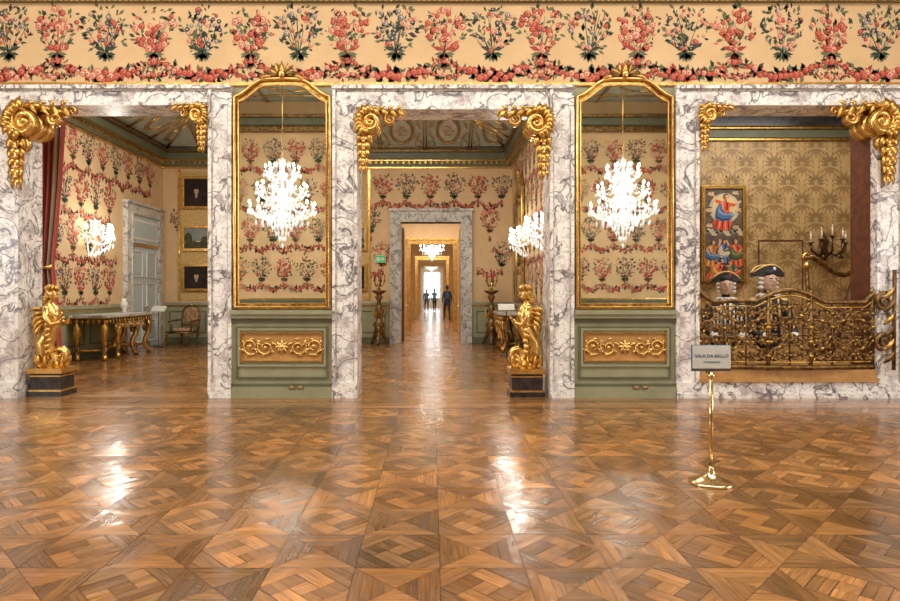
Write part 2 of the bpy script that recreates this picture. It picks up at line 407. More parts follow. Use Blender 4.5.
for ii,(a,b,oa,ob) in enumerate(OP):
    g=G(); xa,xb,xoa,xob=PX(a),PX(b),PX(oa),PX(ob); zi=PZ(111 if ii==1 else 107)
    y0=YW-.06
    def jamb(x0,x1):
        g.box(x0,x1,y0,YW2+.02,0,fz,marb)
        e=.045
        g.box(x0,x0+e,y0-.03,y0,.22,fz-.05,marb); g.box(x1-e,x1,y0-.03,y0,.22,zi,marb)
        g.box(x0+e,x0+e+.014,y0-.012,y0,.22,zi,marbg); g.box(x1-e-.014,x1-e,y0-.012,y0,.22,zi,marbg)
        g.box(x0,x1,y0-.045,y0,0,.22,marb)
    jamb(xoa,xa); jamb(xb,xob)
    g.box(xa,xb,y0,YW2+.02,zi,fz,marb)
    g.box(xoa,xob,y0-.05,y0,fz-.05,fz,marb); g.box(xoa,xob,y0-.02,y0,fz-.075,fz-.05,marbg); g.box(xa,xb,y0-.03,y0,zi,zi+.045,marb)
    if ii==2: g.box(xb-.012,xb,YW+.05,YW2+.02,.4,zi,brownw)
    g.obj('trim_marble_doorway')
# ---------------------------------------------------------------- corbels
def corbel(x,ztop,s,sx,name='gilded_corbel_bracket'):
    g=G(); g.M=T((x,YW-.02,ztop))@SC(sx*s,s,s)
    for yy in (-.14,0.02,.16):
        g.tube(spiral(.22,-.23,.19,.03,pi/2,1.8,40,yy),[.055,.05,.04,.03],goldb,8,1.6)
        g.ell((.22,yy,-.23),(.05,.07,.05),gold)
    g.tube([(.0,0,-.02),(.2,0,-.045),(.36,0,-.04),(.5,0,-.09),(.62,0,-.1),(.74,0,-.05)],[.05,.07,.06,.05,.035,.012],gold,8,2.2)
    g.tube(spiral(.52,-.17,.09,.02,pi*.75,1.5,24,-.03),[.03,.02],goldb,6,2.5)
    g.tube(spiral(.72,-.08,.05,.012,pi*.9,-1.3,18,-.03),[.02,.012],goldb,6,2)
    for k in range(9):
        a=pi*.55+k*.33; c=Vector((.22,-.2,-.23)); d=Vector((math.cos(a),0,math.sin(a)))
        g.leaf(c+d*.12,c+d*U(.26,.31)+Vector((0,.06,0)),.05,(0,-.1,0),gold)
    for k in range(5):
        x0=.1+.13*k; g.leaf((x0,-.1,-.05),(x0+.14,-.16,-.13-.02*k),.045,(0.02,-.06,.05),gold)
        g.leaf((x0,-.1,-.03),(x0+.10,-.12,.015),.03,(0.0,-.06,.0),goldb)
    for k in range(5):
        z=-.42-.115*k; w=.055*(1-.12*k)
        for dx in (-.09,0,.09):
            g.leaf((.12,-.1,z),(.12+dx*(1-.12*k),-.12,z-.15),w,(dx*.6,-.08,.02),gold if dx else goldb)
        g.ell((.12,-.16,z),.028,goldb,8,6)
    g.tube(spiral(.16,-.50,.09,.02,pi*.5,-1.4,24,-.08),[.028,.015],goldb,6,2)
    g.tube([(.12,-.06,-.35),(.10,-.06,-.65),(.12,-.06,-1.02)],[.06,.05,.01],gold,8,1)
    return g.obj(name)
zi0=PZ(107);zi1=PZ(111)
corbel(PX(15),zi0+.02,1.2,1); corbel(PX(210),zi0+.02,.68,-1)
corbel(PX(357),zi1+.02,.92,1); corbel(PX(550),zi1+.02,1.0,-1)
corbel(PX(696),zi0+.02,.66,1); corbel(PX(889),zi0+.02,1.15,-1)
# ---------------------------------------------------------------- mirrors and dado panels
def rinceau(g,x0,x1,z0,z1,y,mt,seed=0):
    cx=(x0+x1)/2;cz=(z0+z1)/2;W=(x1-x0)/2;H=(z1-z0)/2
    for k in range(8):
        a=k*pi/4; g.leaf((cx,y,cz),(cx+H*.6*math.cos(a),y,cz+H*.6*math.sin(a)),H*.16,(0,-.02,0),mt)
    g.ell((cx,y-.01,cz),(H*.2,.02,H*.2),mt)
    for s in(-1,1):
        n=max(2,int(round((W-H*.6)/(H*1.35))))
        step=(W-H*.7)/n
        for k in range(n):
            c=cx+s*(H*.7+step*(k+.5)); up=1 if k%2 else -1
            r=min(H*.72,step*.62)
            g.tube([(c+(p[0]-c)*s,p[1],p[2]) for p in spiral(c,cz+up*H*.05,r,r*.15,-up*pi*.5-.6,up*1.6,28,y)],[r*.10,r*.16,r*.10,r*.06],mt,6,.9)
            g.ell((c,y-.012,cz+up*H*.05),(r*.22,.02,r*.22),mt,8,6)
            for j in range(6):
                a=j*1.05+.4; g.leaf((c+s*r*.8*math.cos(a),y,cz+r*.8*math.sin(a)),(c+s*r*1.35*math.cos(a+.5),y,cz+min(1.1*H,r*1.25)*math.sin(a+.5)*.85),r*.16,(0,-.015,0),mt)
def outline(cx,w,z0,zs,zt,n=15):
    pts=[(cx-w,z0)]
    for i in range(2*n+1):
        x=-w+2*w*i/(2*n); t=1-abs(x)/w; t2=min(1,t*1.6)
        pts.append((cx+x,zs+(zt-zs)*(t2*t2*(3-2*t2)*.75+.25*(1-(1-t)**2))))
    pts.append((cx+w,z0)); return pts
def mirror(pc,pwid):
    cx=PX(pc); w=pwid/2/70
    g=G(); z0=PZ(309)
    o1=outline(cx,w-.025,z0+.03,PZ(98),PZ(80))
    g.tube([(x,YW-.06,z) for x,z in o1],.025,goldb,8,1.,closed=True)
    o2=outline(cx,w-.075,z0+.080,PZ(103),PZ(86))
    g.tube([(x,YW-.045,z) for x,z in o2],.012,goldb,6,1.,closed=True)
    g.poly(outline(cx,w-.01,z0,PZ(97),PZ(79)),YW-.03,YW,gold)
    for i in range(60):
        z=z0+.1+(PZ(104)-z0-.12)*i/59
        for s in(-1,1): g.ell((cx+s*(w-.058),YW-.04,z),.010,goldb,6,4)
    g.poly(outline(cx,w-.078,z0+.083,PZ(104),PZ(87)),YW-.036,YW-.03,mirm)
    zc=PZ(76)
    for s in(-1,1):
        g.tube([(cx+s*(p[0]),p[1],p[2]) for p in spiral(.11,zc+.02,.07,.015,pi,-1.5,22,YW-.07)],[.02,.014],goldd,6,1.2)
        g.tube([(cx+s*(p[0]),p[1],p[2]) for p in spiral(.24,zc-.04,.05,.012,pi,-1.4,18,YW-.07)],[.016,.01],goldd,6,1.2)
        for j in range(4): g.leaf((cx+s*.04,YW-.07,zc),(cx+s*(.08+.05*j),YW-.07,zc+.17-.045*j),.026,(s*.03,-.03,0),goldd if j%2 else gold)
        g.leaf((cx+s*.16,YW-.07,zc-.02),(cx+s*.34,YW-.07,zc-.10),.025,(s*.03,-.03,.03),gold)
    g.leaf((cx,YW-.07,zc-.05),(cx,YW-.07,zc+.2),.05,(0,-.05,0),gold); g.ell((cx,YW-.09,zc),(.05,.04,.06),goldb)
    g.obj('wall_mirror')
    g=G(); a=PX(pc-50);b=PX(pc+50)
    g.box(a,b,YW-.05,YW,0,PZ(318),green)
    g.box(a,b,YW-.10,YW-.05,0,PZ(386),green); g.box(a,b,YW-.08,YW-.05,PZ(386),PZ(383),greend)
    g.box(a,b,YW-.12,YW,PZ(318),PZ(314),green); g.box(a,b,YW-.15,YW,PZ(314),PZ(310),green)
    g.box(a,b,YW-.075,YW-.05,PZ(322),PZ(318),greend)
    def frame(x0,x1,z0,z1,t,y0,y1,mt):
        g.box(x0,x1,y0,y1,z0,z0+t,mt); g.box(x0,x1,y0,y1,z1-t,z1,mt); g.box(x0,x0+t,y0,y1,z0+t,z1-t,mt); g.box(x1-t,x1,y0,y1,z0+t,z1-t,mt)
    frame(a+.06,b-.06,PZ(378),PZ(326),.025,YW-.075,YW-.05,greend)
    frame(a+.09,b-.09,PZ(366),PZ(328),.03,YW-.08,YW-.05,green)
    frame(a+.13,b-.13,PZ(361),PZ(332),.015,YW-.085,YW-.05,goldb)
    g.box(a+.145,b-.145,YW-.056,YW-.05,PZ(360),PZ(333),ochre)
    rinceau(g,a+.16,b-.16,PZ(359),PZ(334),YW-.07,goldb)
    for dx in (.0,.12):
        x=(a+b)/2+dx+.15; g.box(x-.045,x+.045,YW-.112,YW-.10,PZ(390)+.03,PZ(384)+.0,greend); g.box(x-.03,x+.03,YW-.118,YW-.112,PZ(389)+.03,PZ(385)+.0,ochre)
    g.obj('trim_dado_panel')
mirror(283,98); mirror(623.5,98)
# ---------------------------------------------------------------- ballroom shell
g=G(); g.box(XL-.3,XL,YB,YW2,0,7.3,paper); wl=g.obj('wall_left')
g=G(); g.box(XR,XR+.3,YB,YW2,0,7.3,paper); wr=g.obj('wall_right')
g=G(); g.box(XL,XR,YB-.3,YB,0,7.3,paper); wb=g.obj('wall_back')
g=G(); g.box(XL-.3,XR+.3,YB-.3,YW2,7.3,7.5,teal)
for i in range(9):
    x=XL+1+2.*i
    g.tube([(x+.8*math.cos(2*pi*k/24),.6+.8*math.sin(2*pi*k/24),7.28) for k in range(24)],.04,goldb,6,closed=True)
    g.tube([(x+1,YB,7.28),(x+1,YW,7.28)],.04,goldb,6)
for y in(-.6,2.,5.,7.8): g.tube([(XL,y,7.28),(XR,y,7.28)],.04,goldb,6)
g.obj('ceiling')
f=F2(T((0,YB,0))@RZ(pi)); f.field(-XR,-XL,1.3,6.3,sp=.69,vp=1.2,top=5.4); f.g.obj('wallpaper_print_back',wb)
g=G(); g.box(XL,XR,YB,YB+.06,0,1.2,green); g.box(XL,XR,YB,YB+.1,1.2,1.28,greend); g.box(XL,XR,YB,YB+.03,1.28,1.32,goldb)
g.box(XL,XR,YB,YB+.2,6.35,6.5,goldd); g.box(XL,XR,YB,YB+.35,6.5,6.7,greend); g.box(XL,XR,YB,YB+.45,6.7,6.8,goldd)
for i in range(12):
    x=XL+.5+1.5*i; g.box(x,x+1.2,YB+.06,YB+.08,.3,1.05,greend)
g.obj('trim_back_dado')
for s,xw,nm in((1,XL,'window_1'),(-1,XR,'window_2')):
    g=G(); g.M=T((xw,3.5,0))@RZ(pi/2 if s>0 else -pi/2)
    for a,b in((-1.,-.85),(.85,1.),(-.03,.03)): g.box(a,b,-.12,0,.2,4.4,white)
    for z in(.2,1.2,2.2,3.2,4.25): g.box(-.85,.85,-.1,0,z,z+.08,white)
    g.obj(nm)
    light('window_daylight','AREA',(xw+s*.25,3.5,2.4),210,1.7,3.8,(0,-s*pi/2,0),(.92,.96,1))
# ---------------------------------------------------------------- MID ROOM
ML,MR,MB=-7.9,2.35,18.2
g=G(); g.box(ML-.3,ML,YW2,MB,0,7.,paper); w=g.obj('wall_salon_left')
f=F2(T((ML,0,0))@RZ(pi/2)); f.field(9.5,18.1,1.2,5.3,excl=[(15.7,18.1,0,3.8)],vp=1.0,top=4.4); f.g.obj('wallpaper_print_salon_left',w)
g=G(); g.box(MR,MR+.3,YW2,MB,0,7.,paper); w=g.obj('wall_salon_right')
f=F2(T((MR,0,0))@RZ(-pi/2)); f.field(-18.1,-9.5,1.2,5.3,vp=1.0,top=4.4); f.g.obj('wallpaper_print_salon_right',w)
dX=(-.91,.85); dzt=3.55
g=G(); g.box(ML-.3,dX[0],MB,MB+.4,0,7.,paper); g.box(dX[1],MR+.3,MB,MB+.4,0,7.,paper); g.box(dX[0],dX[1],MB,MB+.4,dzt,7.,paper); w=g.obj('wall_salon_back')
f=F2(T((0,MB,0))); f.field(ML+.1,MR-.1,1.2,5.3,excl=[(-1.1,1.1,0,3.95)],sp=.70,vp=1.0,ph=-.05,top=4.22); f.g.obj('wallpaper_print_salon_back',w)
g=G()
def P34(p): return (p-432)/34.07
def Z34(p): return 1.5+(292-p)/34.07
g.box(P34(181),P34(215),MB-.02,MB,Z34(300),Z34(172),yell)
for a in (178.5,214): g.box(P34(a),P34(a+2.5),MB-.05,MB,Z34(300),Z34(170),goldb)
g.box(P34(357),P34(368),MB-.02,MB,Z34(300),Z34(172),yell); g.box(P34(368),P34(370.5),MB-.05,MB,Z34(300),Z34(170),goldb)
g.obj('trim_silk_panel')
def dado(g,x0,x1,M):
    g.M=M
    g.box(x0,x1,-.05,0,.18,1.12,green); g.box(x0,x1,-.08,0,0,.18,greend); g.box(x0,x1,-.1,0,1.12,1.2,green); g.box(x0,x1,-.07,0,1.07,1.1,goldb)
    n=max(1,int((x1-x0)/1.3)); w=(x1-x0)/n
    for i in range(n):
        a=x0+i*w+.12;b=x0+(i+1)*w-.12
        g.box(a,b,-.065,-.05,.3,.33,greend); g.box(a,b,-.065,-.05,.92,.95,greend); g.box(a,a+.03,-.065,-.05,.33,.92,greend); g.box(b-.03,b,-.065,-.05,.33,.92,greend)
g=G(); dado(g,YW2+.03,15.7,T((ML,0,0))@RZ(pi/2)); g.obj('baseboard_salon_left')
g=G(); dado(g,-MB+.1,-YW2-.03,T((MR,0,0))@RZ(-pi/2)); g.obj('baseboard_salon_right')
g=G(); dado(g,ML+.1,-1.24,T((0,MB,0))); dado(g,1.18,MR-.1,T((0,MB,0))); g.obj('baseboard_salon_back')
g=G()
for M,a,b in((T((ML,0,0))@RZ(pi/2),YW2,MB),(T((MR,0,0))@RZ(-pi/2),-MB,-YW2),(T((0,MB,0)),ML,MR)):
    g.M=M
    g.box(a,b,-.06,0,5.12,5.17,goldb); g.box(a,b,-.1,0,5.17,5.32,greend); g.box(a,b,-.16,0,5.32,5.36,goldb); g.box(a,b,-.24,0,5.36,5.55,greend); g.box(a,b,-.32,0,5.55,5.6,goldd)
    n=int((b-a)/.16)
    for i in range(n): g.box(a+i*.16,a+i*.16+.06,-.14,-.1,5.24,5.31,gold)
g.obj('trim_salon_cornice')
g=G(); ci=1.7; zc0,zc1=5.6,6.5
o=[(ML,YW2,zc0),(MR,YW2,zc0),(MR,MB,zc0),(ML,MB,zc0)]; n_=[(ML+ci,YW2+ci,zc1),(MR-ci,YW2+ci,zc1),(MR-ci,MB-ci,zc1),(ML+ci,MB-ci,zc1)]
g.add(o+n_,[(0,1,5,4),(1,2,6,5),(2,3,7,6),(3,0,4,7)],teal); g.add(n_,[(0,1,2,3)],teal2)
def cp(x,t,off=-.02): return (x,MB-ci*t+off*.5,zc0+(zc1-zc0)*t+off)
for t in(.06,.14,.86,.97): 
    rr_=.03 if t in(.06,.97) else .016
    g.tube([(ML+ci*t,MB-ci*t,zc0+.9*t-.02),(MR-ci*t,MB-ci*t,zc0+.9*t-.02)],rr_,goldb,6)
    g.tube([(ML+ci*t,YW2+ci*t,zc0+.9*t-.02),(ML+ci*t,MB-ci*t,zc0+.9*t-.02)],rr_,goldb,6)
    g.tube([(MR-ci*t,YW2+ci*t,zc0+.9*t-.02),(MR-ci*t,MB-ci*t,zc0+.9*t-.02)],rr_,goldb,6)
for (a,b) in ((o[2],n_[2]),(o[3],n_[3])): g.tube([a,b],.05,goldb,6)
fr1=mat('fresco_rose',(.45,.22,.16),.7); fr2=mat('fresco_slate',(.12,.18,.19),.7)
x=ML+1.2
while x<MR-.8:
    for dx in(-.04,.04): g.tube([Vector(cp(x+dx,.06)),Vector(cp(x+dx,.97))],.018,goldb,6)
    if x+.95<MR-.3:
        for rr_,mt in((1.,fr2),(.8,teal2)):
            ring=[Vector(cp(x+.65+.34*rr_*math.cos(2*pi*k/20),.50+.28*rr_*math.sin(2*pi*k/20),-.025-.01*(1-rr_)*5)) for k in range(20)]
            g.add(ring,[tuple(range(20))],mt); g.tube(ring,.022,goldb,6,closed=True)
        for k in range(6):
            a=2*pi*k/6; c0=Vector(cp(x+.65+.1*math.cos(a),.5+.09*math.sin(a),-.05)); g.ell(c0,(.055,.03,.04),fr1 if k%2 else gold,8,5)
        for s in (-1,1):
            for t0 in(.22,.78):
                sp_=[Vector(cp(x+.65+s*(.46+.09*math.cos(a*.5)),t0+.07*math.sin(a*.5),-.03)) for a in range(12)]; g.tube(sp_,.014,goldb,5)
            g.leaf(cp(x+.65+s*.40,.30,-.03),cp(x+.65+s*.56,.5,-.03),.03,(0,0,-.02),goldb,ref=(0,.5,.86)); g.leaf(cp(x+.65+s*.40,.70,-.03),cp(x+.65+s*.56,.5,-.03),.03,(0,0,-.02),goldb,ref=(0,.5,.86))
    x+=1.3
y=YW2+1.6
while y<MB-1:
    for xs,sx in((ML,1),(MR,-1)):
        for dy in(-.04,.04): g.tube([(xs,y+dy,zc0-.02),(xs+sx*ci,y+dy,zc1-.02)],.018,goldb,6)
        for rr_,mt in((1.,fr2),(.8,teal2)):
            ring=[Vector((xs+sx*ci*(.5+.28*rr_*math.sin(2*pi*k/18)),y+.6+.32*rr_*math.cos(2*pi*k/18),zc0+.9*(.5+.28*rr_*math.sin(2*pi*k/18))-.03-.05*(1-rr_))) for k in range(18)]
            g.add(ring,[tuple(range(18))],mt); g.tube(ring,.02,goldb,6,closed=True)
    y+=1.2
x=ML+ci+.6
while x<MR-ci-.2: g.tube([(x,YW2+ci,zc1-.02),(x,MB-ci,zc1-.02)],.03,goldb,6); x+=1.1
y=YW2+ci+.6
while y<MB-ci-.2: g.tube([(ML+ci,y,zc1-.02),(MR-ci,y,zc1-.02)],.03,goldb,6); y+=1.1
g.obj('ceiling_salon')
def doorframe(name,x0,x1,zt,y,w,mt,d=.08,th=.4):
    g=G()
    g.box(x0-w,x0,y-d,y+th+.02,0,zt,mt); g.box(x1,x1+w,y-d,y+th+.02,0,zt,mt); g.box(x0-w,x1+w,y-d,y+th+.02,zt,zt+w,mt)
    g.box(x0-w-.04,x1+w+.04,y-d-.05,y,zt+w,zt+w+.07,mt)
    for a in (x0-w,x1+w-.05): g.box(a,a+.05,y-d-.03,y-d,0,zt+w,mt)
    g.box(x0-.05,x0,y-d-.02,y-d,.2,zt,mt); g.box(x1,x1+.05,y-d-.02,y-d,.2,zt,mt); g.box(x0-.05,x1+.05,y-d-.02,y-d,zt,zt+.05,mt)
    return g.obj(name)
doorframe('trim_enfilade_doorway',dX[0],dX[1],dzt,MB,.32,marbg)
ys=[18.6,23.5,35.,44.,53.,61.5]
g=G()
g.box(-2.4,-2.2,18.6,61.5,0,4.6,paper); g.box(2.2,2.4,18.6,61.5,0,4.6,paper)
for i in range(1,5):
    y=ys[i]; hw=.80
    g.box(-2.2,-hw,y,y+.3,0,4.6,paper); g.box(hw,2.2,y,y+.3,0,4.6,paper); g.box(-hw,hw,y,y+.3,3.3,4.6,paper)
g.box(-2.4,2.4,61.5,61.7,0,4.6,white); w=g.obj('wall_enfilade')
g=G(); g.box(-2.4,2.4,18.6,61.7,4.6,4.7,white)
for i in range(1,5): g.box(-2.2,2.2,ys[i]-.2,ys[i],4.4,4.6,goldb)
g.obj('ceiling_enfilade')
for i in range(1,5):
    doorframe('trim_enfilade_doorway',-.80,.80,3.3,ys[i],.16,[goldb,goldb,yell,white][i-1],.06,.3)
for s in(-1,1):
    g=G()
    a,b=sorted((s*.86,s*.91)); g.box(a,b,18.75,19.6,0.01,3.45,brownw)
    for z0,z1 in((.15,.9),(1.05,2.1),(2.25,3.3)): g.box(s*.85-.012,s*.85+.012,18.85,19.5,z0,z1,ochre)
    g.ell((s*.82,19.5,1.05),.03,brass)
    g.obj('door_1' if s<0 else 'door_2')
g=G(); wm=mat('window_daylight_glass',(.9,.95,1),.3,emit=4.,ecol=(.9,.96,1))
g.box(-.75,.75,61.44,61.48,.9,3.4,wm)
for x in(-.78,-.03,.72): g.box(x,x+.06,61.38,61.45,.85,3.45,white)
for z in(.85,1.7,2.5,3.4): g.box(-.78,.78,61.38,61.45,z,z+.06,white)
g.obj('window_3')
# ---------------------------------------------------------------- chandeliers
def octa(g,c,w,hh,mt=crys):
    x,y,z=c
    g.add([(x+w,y,z),(x,y+w,z),(x-w,y,z),(x,y-w,z),(x,y,z+hh*.6),(x,y,z-hh)],[(0,1,4),(1,2,4),(2,3,4),(3,0,4),(1,0,5),(2,1,5),(3,2,5),(0,3,5)],mt)
def chandelier(name,loc,Rr,H,ztop,bm=bulb,tiers=3,arms=12):
    g=G(); g.M=T(loc)
    g.lathe([(.01,H*.5),(.05,H*.46),(.02,H*.38),(.07,H*.3),(.03,H*.2),(.1,H*.05),(.04,-.1*H),(.12,-.2*H),(.05,-.32*H),(.02,-.42*H)],(0,0,0),crys,10)
    g.tube([(0,0,H*.48),(0,0,ztop-loc[2])],.012,goldb,6)
    g.lathe([(.09,0),(.07,.06),(.02,.1)],(0,0,ztop-loc[2]-.1),goldb,10)
    for t in range(tiers):
        rr=Rr*(1-.25*t); zz=-H*.12+H*.22*t; n=max(5,arms-2*t)
        for k in range(n):
            a=2*pi*k/n+t*.3; c,s_=math.cos(a),math.sin(a)
            pts=[(0.05*c,.05*s_,zz-.05),(rr*.4*c,rr*.4*s_,zz-H*.12),(rr*.8*c,rr*.8*s_,zz-H*.09),(rr*c,rr*s_,zz+.02)]
            g.tube(pts,.014,crys,5)
            g.lathe([(.012,0),(.055,.02),(.06,.03)],(rr*c,rr*s_,zz),crys,8)
            g.tube([(rr*c,rr*s_,zz+.03),(rr*c,rr*s_,zz+.11)],.014,wax,6)
            g.ell((rr*c,rr*s_,zz+.15),(.024,.024,.05),bm,8,6)
            for j in range(6):
                aa=2*pi*j/6; octa(g,(rr*c+.055*math.cos(aa),rr*s_+.055*math.sin(aa),zz-.05-.03*(j%2)),.018,.06)
            for j in range(3): octa(g,(rr*(.45+.18*j)*c,rr*(.45+.18*j)*s_,zz-H*.12-.08),.024,.09)
            a2=a+2*pi/n
            for j in range(1,9):
                u=j/9; ang=a+(a2-a)*u; r3=rr*(.98-.12*math.sin(pi*u)); octa(g,(r3*math.cos(ang),r3*math.sin(ang),zz-.02-.12*math.sin(pi*u)),.015,.03)
                r4=rr*(1-u)+.05*u; octa(g,(r4*c,r4*s_,zz+.0+H*.2*u*u-.02),.014,.03)
    for ring,rz,nn in((.62,-.16,20),(.5,-.22,18),(.4,-.28,16),(.3,-.34,14),(.2,-.40,10),(.1,-.46,7),(.25,.42,12),(.14,.3,10),(.3,.12,14)):
        for k in range(nn):
            a=2*pi*k/nn; octa(g,(Rr*ring*math.cos(a),Rr*ring*math.sin(a),H*rz),.024,.10)
    octa(g,(0,0,-H*.54),.04,.1)
    return g.obj(name)
dm=16.2; kx=dm/620
chandelier('crystal_chandelier',((283-432)*kx,2*D-dm,1.5+(292-200)*kx),.84,2.2,7.3)
chandelier('crystal_chandelier',((622-432)*kx,2*D-dm,1.5+(292-200)*kx),.84,2.2,7.3)
for px in(283,622):
    light('chandelier_glow','POINT',((px-432)*kx,2*D-dm,1.5+(292-200)*kx),110,.14)
chandelier('crystal_chandelier',(0.0,30.,3.75),.55,1.3,4.6,tiers=2,arms=8)
chandelier('crystal_chandelier',(-.05,48.5,3.7),.55,1.2,4.6,tiers=2,arms=8)
def girandole(name,M,s=1.,power=25):
    g=G(); g.M=M@SC(s,s,s)
    g.lathe([(.09,-.16),(.05,-.1),(.03,.0),(.06,.12),(.02,.22)],(0,-.04,0),goldb,10,1,.4)
    for k in range(7):
        a=-1.35+2.7*k/6; x=.42*math.sin(a); y=-.12-.32*math.cos(a); zz=.05+.06*(k%2)
        g.tube([(0,-.05,-.05),(x*.5,y*.6,-.14),(x*.9,y*.95,-.08),(x,y,zz)],.012,crys,5)
        g.lathe([(.012,0),(.045,.02),(.05,.03)],(x,y,zz),crys,8); g.tube([(x,y,zz+.03),(x,y,zz+.1)],.014,wax,6); g.ell((x,y,zz+.14),(.024,.024,.05),bulb,8,6)
        for j in range(4): octa(g,(x+.045*math.cos(j*1.57),y+.045*math.sin(j*1.57),zz-.06),.015,.06)
        for j in range(5): octa(g,(x*(1-j*.18),y*(1-j*.18)-.02,-.16-.05*j),.016,.06)
    for k in range(5):
        for j in range(4): octa(g,(.1*math.cos(k*1.25)*(1-j*.2),-.14+.1*math.sin(k*1.25),.35-.09*j),.016,.05)
    g.tube([(0,-.14,.4),(0,-.1,.0)],.012,crys,5)
    o=g.obj(name); p=M@Vector((0,-.6*s,.15)); light(name+'_glow','POINT',p,power,.14)
    return o
girandole('crystal_wall_sconce',T((ML,14.25,2.75))@RZ(pi/2),1.1,38)
girandole('crystal_wall_sconce',T((MR,15.0,2.75))@RZ(-pi/2),1.0,28)
girandole('crystal_wall_sconce',T((MR,12.6,2.75))@RZ(-pi/2),1.0,28)
g=G(); g.M=T((MR-.03,0,0))@RZ(-pi/2)
for c in(-16.2,):
    g.poly(outline(c,.6,1.3,4.2,4.5),-.04,0,gold); g.poly(outline(c,.52,1.38,4.12,4.4),-.045,-.04,mirm); g.tube([(x,-.05,z) for x,z in outline(c,.56,1.34,4.16,4.45)],.035,goldb,6,closed=True)
    for s in(-1,1): g.tube([(c+s*p[0],p[1],p[2]) for p in spiral(.14,4.55,.09,.02,pi,-1.5,20,-.06)],[.025,.015],gold,6)
    g.leaf((c,-.06,4.45),(c,-.06,4.8),.07,(0,-.05,0),gold)
g.obj('pier_glass')
# ---------------------------------------------------------------- console tables
def console(name,M,L,dep,H=1.0):
    g=G(); g.M=M
    g.box(-L/2,L/2,-dep,-.0,H-.05,H,marbg); g.box(-L/2+.03,L/2-.03,-dep+.03,0,H-.075,H-.05,goldb)
    g.box(-L/2+.07,L/2-.07,-dep+.07,-.02,H-.17,H-.075,goldd)
    n=int(L/.14)
    for k in range(n+1):
        x=-L/2+.08+(L-.16)*k/n; g.leaf((x,-dep+.06,H-.09),(x,-dep+.05,H-.20),.035,(0,-.03,0),gold)
    rinceau(g,-L*.3,L*.3,H-.34,H-.14,-dep+.07,goldb)
    m=int(dep/.14)
    for s in(-1,1):
        for k in range(m+1):
            y=-dep+.08+(dep-.12)*k/m; g.leaf((s*(L/2-.06),y,H-.09),(s*(L/2-.05),y,H-.20),.035,(s*.03,0,0),gold,ref=(1,0,0))
    legs=[(-L/2+.14,-dep+.14),(L/2-.14,-dep+.14),(-L/2+.14,-.12),(L/2-.14,-.12),(-L*.17,-dep+.16),(L*.17,-dep+.16)]
    for x,y in legs:
        sx=1 if x>0 else -1
        g.tube([(x,y,H-.15),(x+.07*sx,y-.04,H-.3),(x+.05*sx,y-.02,H-.5),(x-.05*sx,y+.02,.35),(x-.05*sx,y+.02,.2),(x+.04*sx,y-.03,.07),(x+.07*sx,y-.05,.03)],[.06,.075,.06,.05,.045,.05,.035],gold,8)
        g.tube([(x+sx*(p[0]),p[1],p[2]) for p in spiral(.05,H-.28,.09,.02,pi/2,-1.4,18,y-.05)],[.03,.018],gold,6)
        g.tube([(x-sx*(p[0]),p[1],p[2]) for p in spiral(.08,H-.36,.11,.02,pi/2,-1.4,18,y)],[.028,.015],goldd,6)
        g.leaf((x,y-.04,H-.2),(x+.03*sx,y-.08,H-.5),.06,(0.03*sx,-.05,0),gold)
        g.leaf((x-.05*sx,y,.34),(x+.06*sx,y-.05,.12),.05,(0.03*sx,-.05,0),goldd)
        g.box(min(x-.02*sx,x+.09*sx),max(x-.02*sx,x+.09*sx),y-.09,y,0,.03,goldd)
    for s in(-1,1):
        pts=[(s*(L/2-.2),-dep+.18,.22),(s*L*.3,-dep*.6,.2),(s*L*.12,-dep*.55,.26),(0,-dep*.5,.22)]
        g.tube(pts,.035,gold,6); g.tube([(s*(L/2-.2),-.14,.22),(s*L*.28,-dep*.45,.2),(0,-dep*.5,.22)],.03,gold,6)
    g.lathe([(.1,0),(.12,.05),(.05,.1),(.08,.17),(.02,.26)],(0,-dep*.5,.2),gold,12)
    return g.obj(name)
console('gilded_console_table',T((ML+.1,14.4,0))@RZ(pi/2),2.25,.85)
console('gilded_console_table',T((MR-.1,16.0,0))@RZ(-pi/2),1.6,.6,.98)
g=G(); g.M=T((ML+.45,15.0,1.0)); g.lathe([(.05,0),(.07,.02),(.03,.06),(.09,.16),(.10,.22),(.05,.3),(.06,.34)],(0,0,0),white,14); g.obj('porcelain_vase')
# ---------------------------------------------------------------- door in salon left wall
g=G(); g.M=T((ML,0,0))@RZ(pi/2)
y0,y1=15.85,17.95; zt=3.55; w_=.26
g.box(y0,y0+w_,-.12,0,0,zt,marbg); g.box(y1-w_,y1,-.12,0,0,zt,marbg); g.box(y0,y1,-.12,0,zt,zt+w_,marbg); g.box(y0-.05,y1+.05,-.18,0,zt+w_,zt+w_+.06,marbg)
g.box(y0+w_-.04,y0+w_,-.15,-.12,0,zt,marbg); g.box(y1-w_,y1-w_+.04,-.15,-.12,0,zt,marbg); g.obj('trim_side_doorway')
g=G(); g.M=T((ML,0,0))@RZ(pi/2)
a=y0+w_;b=y1-w_;mid=(a+b)/2
for x0,x1 in((a,mid-.01),(mid+.01,b)):
    g.box(x0,x1,-.06,-.0,0.01,2.72,blued)
    for z0,z1 in((.15,.75),(.9,1.75),(1.9,2.6)):
        for q0,q1,r0,r1 in((x0+.1,x1-.1,z0,z0+.03),(x0+.1,x1-.1,z1-.03,z1),(x0+.1,x0+.13,z0+.03,z1-.03),(x1-.13,x1-.1,z0+.03,z1-.03)): g.box(q0,q1,-.085,-.06,r0,r1,white)
        g.box(x0+.18,x1-.18,-.075,-.06,z0+.08,z1-.08,blued)
g.box(a,b,-.07,0,2.80,zt,blued); g.box(a+.1,b-.1,-.09,-.07,2.9,zt-.12,white); g.box(a+.16,b-.16,-.095,-.09,2.96,zt-.18,blued)
g.box(a,b,-.1,0,2.72,2.80,goldb)
